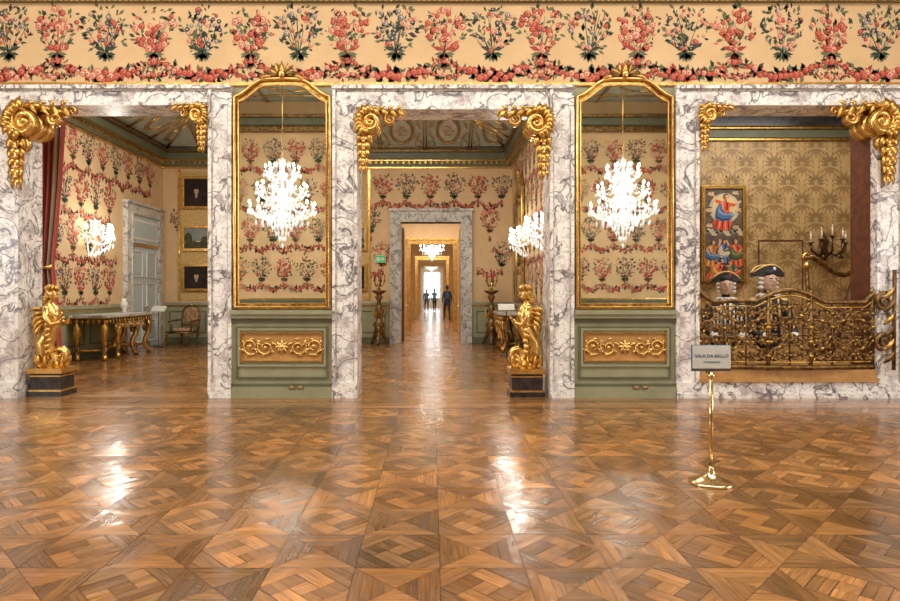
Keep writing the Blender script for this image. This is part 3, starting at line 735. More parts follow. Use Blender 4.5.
g.ell((mid+.06,-.12,1.1),.035,brass); g.ell((mid-.06,-.12,1.1),.035,brass); g.obj('door_3')
# ---------------------------------------------------------------- paintings
skin_p=mat('paint_skin',(.50,.28,.16),.5); dkp=mat('paint_dark',(.014,.010,.009),.6,col2=(.03,.02,.015),scale=6,spec=.2); whp=mat('paint_white',(.6,.55,.46),.5)
skyp=mat('paint_sky',(.14,.19,.22),.5,col2=(.30,.28,.22),scale=5,contrast=.8,spec=.2); grp=mat('paint_land',(.04,.045,.02),.5,col2=(.10,.08,.035),scale=8,spec=.2)
def framed(name,x0,x1,z0,z1,y,kind,fw=.09):
    g=G()
    g.box(x0,x1,y-.035,y,z0,z1,dkp if kind!='land' else skyp)
    for a,b,c,d in((x0,x1,z0,z0+fw),(x0,x1,z1-fw,z1),(x0,x0+fw,z0+fw,z1-fw),(x1-fw,x1,z0+fw,z1-fw)):
        g.box(a,b,y-.07,y-.035,c,d,goldb)
    for s,(a,b,c,d) in enumerate(((x0+fw*.3,x1-fw*.3,z0+fw*.3,z0+fw*.5),(x0+fw*.3,x1-fw*.3,z1-fw*.5,z1-fw*.3),(x0+fw*.3,x0+fw*.5,z0+fw*.5,z1-fw*.5),(x1-fw*.5,x1-fw*.3,z0+fw*.5,z1-fw*.5))):
        g.box(a,b,y-.09,y-.07,c,d,gold)
    cx=(x0+x1)/2;W=(x1-x0)/2-fw;H=(z1-z0)/2-fw;cz=(z0+z1)/2
    asp=W/H
    def pp(pts,mt,l):
        g.add([(cx+max(-1,min(1,u))*W,y-.036-.0006*l,cz+max(-1,min(1,v))*H) for u,v in pts],[tuple(range(len(pts)))],mt)
    def el(u,v,a,b,mt,l,n=16,rot=0):
        pts=[]
        for k in range(n):
            t=2*pi*k/n; p,q_=a*math.cos(t),b*math.sin(t); pu=p*math.cos(rot)-q_*math.sin(rot); pv=p*math.sin(rot)+q_*math.cos(rot)
            pts.append((u+pu,v+pv*asp))
        pp(pts,mt,l)
    if kind=='portrait':
        el(-.05,-.85,.72,.75,mat('paint_coat',(.035,.014,.014),.5,spec=.2),1); pp([(-.12,-.1),(.12,-.1),(.06,-.4),(-.06,-.4)],mat('paint_cravat',(.35,.31,.25),.5),2); el(0,.12,.20,.26,skin_p,3); el(0,.27,.25,.2,mat('paint_hair',(.02,.013,.01),.5,spec=.2),2); el(0,.34,.19,.10,mat('paint_hair',(.02,.013,.01),.4),4)
    elif kind=='land':
        el(0,-.75,1.2,.45,grp,1); el(-.7,0,.35,.5,grp,2); el(.7,-.2,.3,.35,grp,2); el(.15,-.3,.2,.05,whp,3)
    else:
        A=lambda n,c,c2=None: mat('altar_'+n,c,.55,col2=c2,scale=9,contrast=.7,spec=.25)
        dk=A('ground',(.09,.07,.05),(.17,.13,.09)); sb=A('sky',(.22,.30,.32),(.38,.40,.34)); rr=A('red',(.56,.05,.03),(.74,.17,.07)); rd=A('red_fold',(.24,.02,.014)); rl=A('red_light',(.82,.28,.15)); oo=A('orange',(.68,.28,.07),(.52,.17,.04)); od=A('orange_fold',(.28,.09,.02)); ol=A('orange_light',(.84,.50,.20))
        bb=A('blue',(.06,.13,.28),(.10,.20,.36)); bd=A('blue_fold',(.018,.03,.08)); bl=A('blue_light',(.22,.35,.50)); gn=A('green',(.07,.12,.06),(.13,.18,.08)); gd=A('green_fold',(.025,.045,.02)); gl=A('green_light',(.25,.30,.15)); ss=A('skin',(.66,.38,.22),(.74,.48,.30)); sd=A('skin_shade',(.36,.17,.09)); hh=A('hair',(.08,.04,.02)); cl=A('cloud',(.46,.42,.33),(.62,.52,.35)); cd=A('cloud_shade',(.22,.20,.17)); gg=A('glow',(.86,.64,.30),(.70,.50,.22)); wt=A('white',(.62,.57,.48)); gy=A('stone',(.20,.16,.12))
        g.box(x0+fw,x1-fw,y-.0362,y-.035,z0+fw,z1-fw,dk)
        el(0,.50,1.15,1.0,sb,0,24); el(.05,.56,.80,.80,cl,1,24); el(.06,.58,.62,.66,gg,2,22)
        for i in range(9): el(-.95+.24*i,.04+.04*math.sin(i*2.1),.20,.13,cl if i%3 else cd,3,10)
        def limb(P,p0,p1,p2,w0,w1,m1,m2,l):
            for (a,b,wa,wb,mt) in((p0,p1,w0,w1,m1),(p1,p2,w1,w1*.7,m2)):
                dx,dz=b[0]-a[0],b[1]-a[1]; L=math.hypot(dx,dz) or 1; nx,nz=-dz/L,dx/L
                pp([P(a[0]-nx*wa,a[1]-nz*wa),P(a[0]+nx*wa,a[1]+nz*wa),P(b[0]+nx*wb,b[1]+nz*wb),P(b[0]-nx*wb,b[1]-nz*wb)],mt,l)
        def fig(u,v,s,R3,M3,lean,e1,h1,e2,h2,l):
            c,d=math.cos(lean),math.sin(lean)
            def P(x,z): return (u+(x*c+z*d)*s, v+(z*c-x*d)*s*asp)
            rb,rf,rlt=R3; mb,mf,ml=M3
            body=[(-.34,-.95),(-.42,-.7),(-.30,-.35),(-.24,0),(-.25,.2),(-.13,.33),(.13,.33),(.25,.2),(.23,0),(.34,-.35),(.44,-.68),(.36,-.95),(.1,-1.02),(-.15,-.98)]
            pp([P(x,z) for x,z in body],rb,l)
            for k in range(5):
                xx=-.30+.15*k; pp([P(xx,-.93),P(xx*.6-.02,-.2),P(xx*.6+.03,-.2),P(xx+.06,-.93)],rf if k%2==0 else rlt,l+1)
            pp([P(-.20,.28),P(-.10,-.05),P(-.02,-.05),P(-.08,.3)],rlt,l+1); pp([P(.12,.28),P(.16,-.05),P(.08,-.05),P(.05,.3)],rf,l+1)
            pp([P(-.27,.22),P(-.40,-.15),P(-.36,-.5),P(-.1,-.62),P(.3,-.52),P(.50,-.22),P(.34,-.12),P(.08,-.22),P(-.1,-.05),P(-.16,.2)],mb,l+2)
            pp([P(-.33,-.15),P(-.28,-.42),P(.0,-.5),P(.3,-.42),P(.3,-.47),P(.0,-.57),P(-.34,-.46)],mf,l+3)
            pp([P(-.25,.1),P(-.26,-.2),P(-.05,-.32),P(.3,-.28),P(.3,-.24),P(.0,-.24),P(-.2,-.1)],ml,l+3); pp([P(.40,-.3),P(.48,-.22),P(.36,-.16),P(.2,-.2)],ml,l+3)
            for sx,e,hnd in((-1,e1,h1),(1,e2,h2)):
                limb(P,(sx*.2,.22),e,hnd,.085,.06,rb,ss,l+4); hx,hz=P(*hnd); el(hx,hz,.055*s,.05*s,ss,l+5,8)
            pp([P(-.06,.3),P(.06,.3),P(.05,.42),P(-.05,.42)],sd,l+4)
            hx,hz=P(.0,.50); el(hx-.01,hz+.03*s*asp,.135*s,.15*s,hh,l+4,12); el(hx+.012,hz,.10*s,.125*s,ss,l+5,12); el(hx-.04*s,hz-.01,.05*s,.10*s,sd,l+6,8)
        Rr=(rr,rd,rl);Bb=(bb,bd,bl);Oo=(oo,od,ol);Gn=(gn,gd,gl);Wt=(wt,gy,ol)
        fig(.05,.56,1.15,Rr,Bb,.15,(-.45,.3),(-.62,.55),(.45,.22),(.66,.42),6)
        for u,v,a in((-.74,.50,.5),(.80,.50,-.4),(-.62,.86,.3),(.66,.88,-.3),(-.70,.16,.2),(.68,.12,-.2)):
            el(u,v,.13,.085,ss,13,10,a); el(u+.03,v-.035,.10,.045,sd,13,8,a-.6); el(u+.05,v+.055,.065,.065,ss,14,8); el(u+.05,v+.08,.07,.045,hh,14,8); el(u-.13,v+.03,.12,.05,cl,12,8,.8)
        fig(-.62,-.38,.86,Oo,Bb,.15,(-.35,.05),(-.2,-.1),(.38,.35),(.45,.66),20); fig(.66,-.36,.90,Rr,Gn,-.12,(-.4,.3),(-.5,.6),(.35,.05),(.2,-.1),20); fig(.0,-.34,.74,Bb,Wt,.05,(-.34,.3),(-.30,.66),(.34,.1),(.15,-.02),18)
        fig(-.30,-.76,.84,Rr,Oo,.5,(-.3,.2),(-.1,.3),(.42,.35),(.6,.5),30); fig(.46,-.80,.80,Gn,Rr,-.4,(-.42,.35),(-.55,.5),(.3,.0),(.15,-.1),30)
    return g.obj(name)
framed('framed_portrait',P34(183),P34(211),Z34(209),Z34(177),MB-.02,'portrait',.07)
framed('framed_landscape',P34(183),P34(211),Z34(251),Z34(226),MB-.02,'land',.07)
framed('framed_portrait',P34(183),P34(211),Z34(291),Z34(264),MB-.02,'portrait',.07)
framed('framed_landscape',P34(350),P34(367),Z34(251),Z34(226),MB-.02,'land',.07); framed('framed_portrait',P34(350),P34(367),Z34(291),Z34(264),MB-.02,'portrait',.07)
# ---------------------------------------------------------------- armchair
def armchair(loc,rz):
    g=G(); g.M=T(loc)@RZ(rz)
    st=mat('chair_silk',(.45,.30,.14),.7,col2=(.25,.13,.06),scale=14,contrast=.4)
    for x,y in((-.28,-.27),(.28,-.27),(-.24,.25),(.24,.25)):
        s=1 if x>0 else -1; t=-1 if y<0 else 1
        g.tube([(x,y,.40),(x+.03*s,y+.03*t,.30),(x-.01*s,y-.01*t,.14),(x+.03*s,y+.03*t,.025)],[.035,.035,.018,.028],goldd,8)
    g.tube([(-.31,-.3,.38),(.31,-.3,.38),(.27,.28,.38),(-.27,.28,.38)],.035,goldd,6,closed=True)
    g.ell((0,-.01,.44),(.31,.29,.07),st,16,8)
    g.tube([(-.27,.27,.4),(-.27,.31,.62),(-.29,.35,.95),(-.2,.37,1.07),(0,.38,1.13),(.2,.37,1.07),(.29,.35,.95),(.27,.31,.62),(.27,.27,.4)],.028,goldd,6)
    g.tube([(-.27,.30,.58),(0,.30,.56),(.27,.30,.58)],.022,goldd,6)
    g.ell((0,.335,.83),(.24,.035,.25),st,16,8)
    for s in(-1,1):
        g.tube([(s*.28,.33,.72),(s*.33,.1,.70),(s*.34,-.15,.69),(s*.33,-.2,.66)],[.022,.026,.022,.03],goldd,6)
        g.tube([(s*.33,-.15,.67),(s*.31,-.08,.55),(s*.31,-.12,.40)],.02,goldd,6)
    g.leaf((0,.36,1.1),(0,.37,1.2),.04,(0,-.02,0),goldb)
    return g.obj('gilded_armchair')
armchair((-6.95,17.35,0),-.25)
def label_stand(loc,hh=1.05):
    g=G(); g.M=T(loc)
    g.lathe([(.14,0),(.14,.015),(.03,.03),(.012,.06),(.012,hh-.05)],(0,0,0),blackm,14)
    g.add([(-.19,-.08,hh-.07),(.19,-.08,hh-.07),(.19,.08,hh+.07),(-.19,.08,hh+.07),(-.19,-.07,hh-.09),(.19,-.07,hh-.09),(.19,.09,hh+.05),(-.19,.09,hh+.05)],[(0,1,2,3),(7,6,5,4),(0,4,5,1),(1,5,6,2),(2,6,7,3),(3,7,4,0)],white)
    return g.obj('label_stand')
label_stand((-7.45,16.9,0)); label_stand((1.75,14.6,0),1.15)
# ---------------------------------------------------------------- torcheres
def torchere(loc,H=2.1):
    g=G(); g.M=T(loc)
    for k in range(3):
        a=k*2*pi/3+.5; c,s=math.cos(a),math.sin(a)
        g.tube([(0,0,.35),(.12*c,.12*s,.33),(.2*c,.2*s,.16),(.25*c,.25*s,.04),(.28*c,.28*s,.03)],[.07,.07,.05,.045,.02],goldd,8)
        g.leaf((.05*c,.05*s,.55),(.14*c,.14*s,.36),.05,(.06*c,.06*s,0),gold,ref=(-s,c,0))
    g.lathe([(.07,.28),(.17,.36),(.11,.46),(.18,.58),(.08,.7),(.05,.8),(.14,.95),(.07,1.1),(.05,1.25),(.12,1.36),(.06,1.42),(.19,1.5),(.22,1.54),(.02,1.56)],(0,0,0),goldd,14)
    for k in range(6):
        a=k*pi/3; g.leaf((.08*math.cos(a),.08*math.sin(a),.75),(.17*math.cos(a),.17*math.sin(a),1.0),.04,(.04*math.cos(a),.04*math.sin(a),0),gold,ref=(-math.sin(a),math.cos(a),0))
    g.lathe([(.06,1.56),(.03,1.64),(.06,1.74),(.02,1.8)],(0,0,0),goldb,10)
    for k in range(5):
        a=k*2*pi/5; c,s=math.cos(a),math.sin(a); rr=.16
        g.tube([(0,0,1.72),(rr*.6*c,rr*.6*s,1.66),(rr*c,rr*s,1.8)],.016,goldd,6); g.lathe([(.01,0),(.035,.02),(.035,.03)],(rr*c,rr*s,1.8),goldd,8); g.tube([(rr*c,rr*s,1.83),(rr*c,rr*s,2.0)],.013,red,6)
    g.tube([(0,0,1.8),(0,0,2.14)],.016,red,6); g.lathe([(.01,0),(.035,.02)],(0,0,1.9),goldd,8)
    return g.obj('gilded_torchere')
torchere((-1.5,17.55,0)); torchere((1.68,17.55,0))
g=G(); ex=mat('exit_sign_green',(.02,.35,.10),.4,emit=.6); g.box(-1.66,-1.36,MB-.06,MB,2.36,2.58,white); g.box(-1.65,-1.37,MB-.065,MB-.06,2.37,2.57,ex); g.box(-1.62,-1.54,MB-.068,MB-.065,2.40,2.52,white)
g.add([(-1.52,MB-.067,2.44),(-1.45,MB-.067,2.44),(-1.45,MB-.067,2.40),(-1.39,MB-.067,2.465),(-1.45,MB-.067,2.53),(-1.45,MB-.067,2.49),(-1.52,MB-.067,2.49)],[(0,1,2,3,4,5,6)],white); g.obj('exit_sign')
# ---------------------------------------------------------------- curtain
g=G(); n=40; vs=[];z0,z1=.02,4.6
for i in range(n+1):
    t=i/n
    for j,z in enumerate((z0,1.2,1.9,3.2,z1)):
        wdt=(.56,.50,.42,.54,.62)[j]; x=-6.36+wdt*t; y=9.75+.06*math.sin(t*38)+.015*math.sin(t*90+j); vs.append((x,y,z))
for i in range(n):
    g.add([vs[i*5+j] for j in range(5)]+[vs[(i+1)*5+j] for j in range(5)],[(j,j+5,j+6,j+1) for j in range(4)],[drape,drape,drape2,drape,red][i%5],True)
g.tube([(-6.4,9.75,4.62),(-5.0,9.75,4.62)],.03,goldb,8); g.ell((-4.97,9.75,4.62),.05,goldb)
g.tube([(-6.38,9.67,1.9),(-6.17,9.66,1.86),(-5.93,9.67,1.9)],.03,goldb,6)
g.obj('striped_curtain')
# ---------------------------------------------------------------- gilded statues
def statue(x,y,sx):
    g=G(); g.M=T((x,y,0))@SC(sx,1,1)
    g.box(-.25,.25,-.2,.2,0,.07,blackm); g.box(-.22,.22,-.17,.17,.07,.33,blackm); g.box(-.25,.25,-.2,.2,.33,.40,goldb); g.box(-.235,.235,-.185,.185,.07,.095,goldb)
    g.box(-.225,.225,-.175,.175,.28,.30,goldb)
    for k in range(12):
        a=k*pi/6; c,s=math.cos(a),math.sin(a); g.leaf((.12*c,.1*s,.40),(.21*c,.16*s,.60),.06,(.10*c,.08*s,.02),gold,ref=(-s,c,0))
    g.lathe([(.2,.40),(.19,.46),(.13,.52),(.12,.62)],(0,0,0),gold,14,1,.8)
    g.tube([(.02,0,.5),(.10,0,.64),(.11,0,.76),(.03,0,.90),(-.03,0,1.02),(-.01,0,1.14),(.02,0,1.25),(.03,0,1.33),(.02,0,1.38)],[.12,.13,.13,.105,.09,.115,.125,.06,.045],goldb,14,1.1)
    g.tube(spiral(-.12,.60,.13,.02,0.2,-1.6,28,0),[.06,.045,.03],goldb,8,1.6)
    g.tube(spiral(.13,.98,.09,.015,-1.8,1.5,24,0.0),[.035,.02],gold,8,2)
    for s in(-1,1):
        g.ell((-.08,s*.055,1.17),(.05,.045,.045),goldb)
        g.ell((.02,s*.12,1.26),(.06,.055,.055),goldb)
        g.tube([(.02,s*.13,1.26),(.0,s*.17,1.14),(-.07,s*.16,1.03),(-.15,s*.12,1.05),(-.18,s*.09,1.10)],[.05,.042,.036,.03,.022],goldb,8)
        for j in range(4): g.tube([(-.17,s*.09+j*.012-.02,1.09),(-.21,s*.09+j*.014-.02,1.11),(-.22,s*.09+j*.014-.02,1.14)],.008,goldb,5)
        for j in range(5): g.leaf((.08,s*.08,1.24-.05*j),(.24-.02*j,s*.14,1.20-.11*j),.038,(.06,s*.04,.06),gold,ref=(0,1,0),flat=.5)
    for j in range(6):
        z=.62+.08*j; g.leaf((-.03+.02*(j%2),-.12,z+.06),(0,-.15,z-.05),.05,(0,-.05,0),gold)
        g.leaf((.12-.02*j,-.06,z),(.18-.015*j,-.06,z-.1),.04,(.05,0,.02),gold)
    g.ell((.0,0,1.47),(.078,.068,.095),goldb,16,12); g.ell((-.035,0,1.435),(.045,.045,.05),goldb)
    g.leaf((-.07,0,1.49),(-.092,0,1.45),.014,(-.01,0,0),goldb); g.ell((-.075,0,1.425),(.012,.022,.007),goldb)
    for s in(-1,1):
        g.ell((-.062,s*.028,1.485),(.012,.014,.008),goldb); g.ell((.01,s*.07,1.47),(.014,.008,.022),goldb)
        for j in range(4): g.tube(spiral(.03+.02*j,1.52-.05*j,.04,.01,1.,1.3,12,s*.055),.014,gold,6)
    for k in range(9):
        a=k*2*pi/9; g.tube([(.06*math.cos(a),.055*math.sin(a),1.52),(.085*math.cos(a),.075*math.sin(a),1.56),(.05*math.cos(a),.045*math.sin(a),1.60)],[.022,.026,.015],gold,6)
    g.ell((.02,0,1.58),(.05,.045,.035),gold); g.tube([(.06,0,1.5),(.10,0,1.42),(.09,0,1.32),(.12,0,1.24)],[.035,.04,.035,.01],gold,8)
    return g.obj('gilded_statue')
statue(-5.56,9.08,-1); statue(1.36,9.02,1)
# ---------------------------------------------------------------- ALCOVE (music gallery)
AX0,AX1,AB=3.3,8.24,12.; AF=.36
g=G(); g.box(AX0-.2,AX0,YW2,AB,0,5.,damg); g.obj('wall_gallery_left')
g=G(); g.box(AX1,AX1+.2,YW2,AB,0,5.,damg); g.obj('wall_gallery_right')
g=G(); g.box(AX0-.2,AX1+.2,AB,AB+.2,0,5.,damg); w=g.obj('wall_gallery_back')
f=F2(T((0,AB,0)))
def damask(f,u,v,s):
    for k in range(8):
        a=pi/2+(k-3.5)*.42; f.lf(u,v,s*(.36-.035*abs(k-3.5)),a,damf,1,.26)
    for k in range(5): f.lf(u,v-.02,s*.22,-pi/2+(k-2)*.55,damf,1,.3)
    f.disc(u,v+.05*s,.05*s,2,damg,8); f.disc(u,v+.05*s,.025*s,3,damf,6)
    for sx in(-1,1):
        for j in range(6):
            t=j/6; f.lf(u+sx*s*(.12+.13*math.sin(pi*t)),v-.3*s+.66*s*t,s*.12,pi/2-sx*(.9-1.8*t),damf,1,.3)
r_=0; v=.7
while v<4.3:
    u=AX0+.35+(.27 if r_%2 else 0)
    while u<AX1-.2: damask(f,u,v,.85); u+=.54
    v+=.36; r_+=1
f.g.obj('damask_print_gallery',w)
g=G(); g.box(AX0-.2,AX1+.2,YW2,AB+.2,5.,5.1,teal); g.obj('ceiling_gallery')
g=G()
tz=lambda p:1.5+(292-p)/51.67
g.box(AX0,AX1,AB-.08,AB,tz(141),tz(139),gold)
g.box(AX0,AX1,AB-.12,AB,tz(139),tz(131),greend); g.box(AX0,AX1,AB-.2,AB,tz(131),tz(129.5),gold); g.box(AX0,AX1,AB-.28,AB,tz(129.5),tz(120),blackm); g.box(AX0,AX1,AB-.36,AB,tz(120),5.,greend)
g.M=T((AX1,0,0))@RZ(-pi/2); g.box(-AB,-YW2,-.12,0,tz(138),tz(131),greend); g.box(-AB,-YW2,-.28,0,tz(129),5.,greend)
g.obj('trim_gallery_cornice')
g=G(); g.box(AX0,AX1,YW2+.02,AB,0,AF,ochre); g.obj('floor_gallery')
g=G(); tx=lambda p:(p-432)/51.67
for a,b,c,d in((758,759.2,355,240),(801.8,803,355,240),(759.2,801.8,241.2,240)): g.box(tx(a),tx(b),AB-.012,AB-.008,max(AF,tz(c)),tz(d),brownw)
g.obj('trim_jib_door')
g=G(); xa,xb=PX(697),PX(873)
g.box(xa,xb,YW-.10,YW2+.02,0,PZ(381),marb); g.box(xa,xb,YW-.13,YW2+.02,PZ(381),PZ(377),ochre); g.box(xa,xb,YW-.08,YW2+.02,PZ(377),PZ(369),ochre)
g.box(PX(674)+.0,PX(900),YW-.12,YW-.10,0,.07,marb); g.obj('trim_gallery_step')
framed('framed_altarpiece',tx(700),tx(744),tz(282),tz(186),AB-.025,'altar',.06)
# ---------------------------------------------------------------- gallery balustrade
g=G(); zr0=PZ(369)
def top(p):
    if p<712: return PZ(291+(p-697)*.75)
    if p<764: return PZ(302.2-1.5*math.sin((p-712)/52*pi)) if p<750 else PZ(302.2-(p-750)*.5)
    if p<806: return PZ(295-5*math.sin((p-764)/42*pi))
    if p<820: return PZ(295+(p-806)*.5)
    if p<862: return PZ(302)
    return PZ(302-33*((p-862)/26)**1.5)
YR=YW
def yb(p): return YR-.02-.10*math.sin(max(0,min(1,(p-705)/165))*pi)
ps=[697+i*(888-697)/60 for i in range(61)]
g.tube([(min(PX(p),PX(888)),yb(p),top(p)) for p in ps],.032,goldd,8,1.3,ref=(0,1,0))
g.tube([(min(PX(p),PX(888)),yb(p),top(p)-.075) for p in ps],.014,gold,6)
g.tube([(PX(p),yb(p),zr0+.04) for p in ps if p<=873],.035,goldd,8,1.3); g.tube([(PX(p),yb(p),zr0+.11) for p in ps if p<=873],.014,gold,6)
posts=[699,721,743,764,785,806,828,850,871]
for p in posts:
    big=p in(699,764,806,871)
    g.tube([(PX(p),yb(p),zr0),(PX(p),yb(p),top(p)-.02)],.03 if big else .014,goldd,8)
    if big:
        g.ell((PX(p),yb(p),top(p)+.03),(.03,.03,.035),goldd)
        for z in(.2,.4,.6): g.ell((PX(p),yb(p),zr0+z),(.04,.045,.03),gold)
def scrollfill(p0,p1,zb,zt,flip):
    x0,x1=PX(p0),PX(p1); W=x1-x0; y=(yb(p0)+yb(p1))/2
    H=zt-zb; cx=(x0+x1)/2; cz=(zt+zb)/2
    for s in(-1,1):
        t=1 if (s>0)==bool(flip) else -1
        for (ox,oz,r) in((.20,.22,.27),(.26,-.27,.20)):
            r=min(W,H)*r
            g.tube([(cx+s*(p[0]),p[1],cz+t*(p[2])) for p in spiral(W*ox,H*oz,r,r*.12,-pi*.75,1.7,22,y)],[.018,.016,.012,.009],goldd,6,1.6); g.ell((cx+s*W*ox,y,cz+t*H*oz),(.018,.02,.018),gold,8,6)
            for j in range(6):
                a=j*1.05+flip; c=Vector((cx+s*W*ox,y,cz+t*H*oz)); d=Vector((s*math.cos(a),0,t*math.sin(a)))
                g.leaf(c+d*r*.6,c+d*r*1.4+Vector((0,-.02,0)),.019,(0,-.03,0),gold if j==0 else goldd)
    g.tube([(cx-W*.45,y,cz-H*.45),(cx-W*.2,y,cz-H*.05),(cx+W*.1,y,cz+H*.05),(cx+W*.42,y,cz+H*.45)] if flip else [(cx-W*.45,y,cz+H*.45),(cx-W*.2,y,cz+H*.05),(cx+W*.1,y,cz-H*.05),(cx+W*.42,y,cz-H*.45)],.014,goldd,6,1.5)
    g.ell((cx,y-.02,cz),.025,gold)
for i,(a,b) in enumerate(zip(posts[:-1],posts[1:])):
    zt_=min(top(a),top(b))-.07; zm=(zr0+.11+zt_)/2
    scrollfill(a,b,zr0+.11,zm,i%2); scrollfill(a,b,zm,zt_,(i+1)%2)
g.tube([(p[0],YR-.13,p[2]) for p in spiral(PX(878),PZ(302),.14,.03,pi*.45,1.5,30)],[.028,.02],goldd,8,1.3)
g.tube([(p[0],YR-.13,p[2]) for p in spiral(PX(878),PZ(340),.14,.03,pi*1.4,-1.5,30)],[.028,.02],goldd,8,1.3)
g.tube([(PX(887),YR-.13,zr0),(PX(888),YR-.13,PZ(270))],[.026,.026],goldd,8)
for k in range(6): g.leaf((PX(876),YR-.15,zr0+.1+.18*k),(PX(886),YR-.16,zr0+.28+.18*k),.035,(.03,-.04,0),gold if k%2 else goldd)
g.obj('gilded_balustrade')
# ---------------------------------------------------------------- candelabra sconce
g=G(); cx,cz=tx(822),tz(245); g.M=T((cx,AB-.01,cz))
iron=mat('dark_bronze',(.05,.03,.02),.35,.7,col2=(.15,.09,.04),scale=20)
g.lathe([(.03,-.3),(.09,-.2),(.05,-.05),(.1,.05),(.03,.2)],(0,-.06,0),iron,12,1,.5)
for k,x in enumerate((-.33,-.2,0,.2,.33)):
    y=-.3 if k in(1,2,3) else -.18; zz=.0+.06*(2-abs(k-2))
    g.tube([(0,-.06,-.12),(x*.5,y*.8,-.22),(x*.95,y,-.12),(x,y,zz)],.022,iron,6); g.lathe([(.012,0),(.055,.02),(.055,.035)],(x,y,zz),iron,10); g.tube([(x,y,zz+.03),(x,y,zz+.2)],.015,wax,6); g.ell((x,y,zz+.225),(.012,.012,.028),wax,6,5)
    g.leaf((x*.6,y*.8,-.2),(x*.9,y,-.28),.04,(0,-.03,0),iron)
g.obj('candelabra_wall_sconce')
# ---------------------------------------------------------------- harp
g=G(); g.M=T((6.62,10.3,AF))
g.lathe([(.22,0),(.22,.05),(.15,.1)],(0,0,0),goldd,16,1.2,.8)
g.tube([(-.22,0,.05),(-.36,0,.9),(-.40,0,1.60)],[.035,.03,.032],goldd,10)
g.lathe([(.03,0),(.06,.03),(.06,.08),(.03,.12)],(-.40,0,1.52),goldb,12)
g.tube(spiral(-.40,1.72,.07,.015,pi*1.2,-1.4,20),[.03,.02],goldb,8,1.4)
neck=[(-.44,0,1.70),(-.30,0,1.72),(-.12,0,1.60),(.05,0,1.46),(.22,0,1.42),(.36,0,1.46),(.44,0,1.38)]
g.tube(neck,[.045,.05,.045,.04,.045,.05,.035],goldd,8,.8)
g.tube([(.42,0,1.42),(.30,0,1.0),(.10,0,.5),(-.10,0,.06)],[.04,.06,.08,.1],brownw,10,1.4)
for i in range(14):
    t=i/13; xa_=-.32+.66*t; zt_=1.68-.28*math.sin(min(1,t*1.3)*pi/2)+.05*t; zb_=.2+(1.35-.2)*t; xb_=-.08+.46*t
    g.tube([(xa_,0,zt_),(xb_,-.0,zb_)],.0015,goldd,3)
g.obj('harp')
# ---------------------------------------------------------------- costumed mannequins
skinm=mat('mannequin_face',(.60,.38,.27),.5); hairw=mat('powdered_wig',(.72,.70,.66),.8,bump=.6,bscale=60); cblk=mat('costume_black',(.02,.02,.025),.6); cgold=mat('costume_braid',(.7,.48,.16),.5,.3); lace=mat('costume_lace',(.82,.80,.76),.8,bump=.5,bscale=80); eye=mat('eye_dark',(.02,.015,.01),.2); lip=mat('lip',(.45,.12,.09),.5)
def head(g,c,r,skin,facing=-1):
    x,y,z=c
    g.ell((x,y,z),(r*.78,r*.92,r*1.12),skin,18,14); g.ell((x,y-r*.25,z-r*.55),(r*.55,r*.55,r*.5),skin,14,10)
    g.leaf((x,y-r*.85,z+r*.18),(x,y-r*1.12,z-r*.22),r*.14,(0,-r*.05,0),skin,ref=(1,0,0),flat=.9); g.ell((x,y-r*.80,z-r*.52),(r*.24,r*.07,r*.07),lip,8,6)
    for s in(-1,1):
        g.ell((x+s*r*.3,y-r*.80,z+r*.05),(r*.15,r*.08,r*.08),lace,8,6); g.ell((x+s*r*.3,y-r*.86,z+r*.05),(r*.07,r*.04,r*.07),eye,8,6)
        g.tube([(x+s*r*.15,y-r*.88,z+r*.22),(x+s*r*.32,y-r*.88,z+r*.28),(x+s*r*.48,y-r*.78,z+r*.2)],r*.04,eye,5)
        g.ell((x+s*r*.8,y,z-r*.05),(r*.1,r*.16,r*.28),skin,8,6)
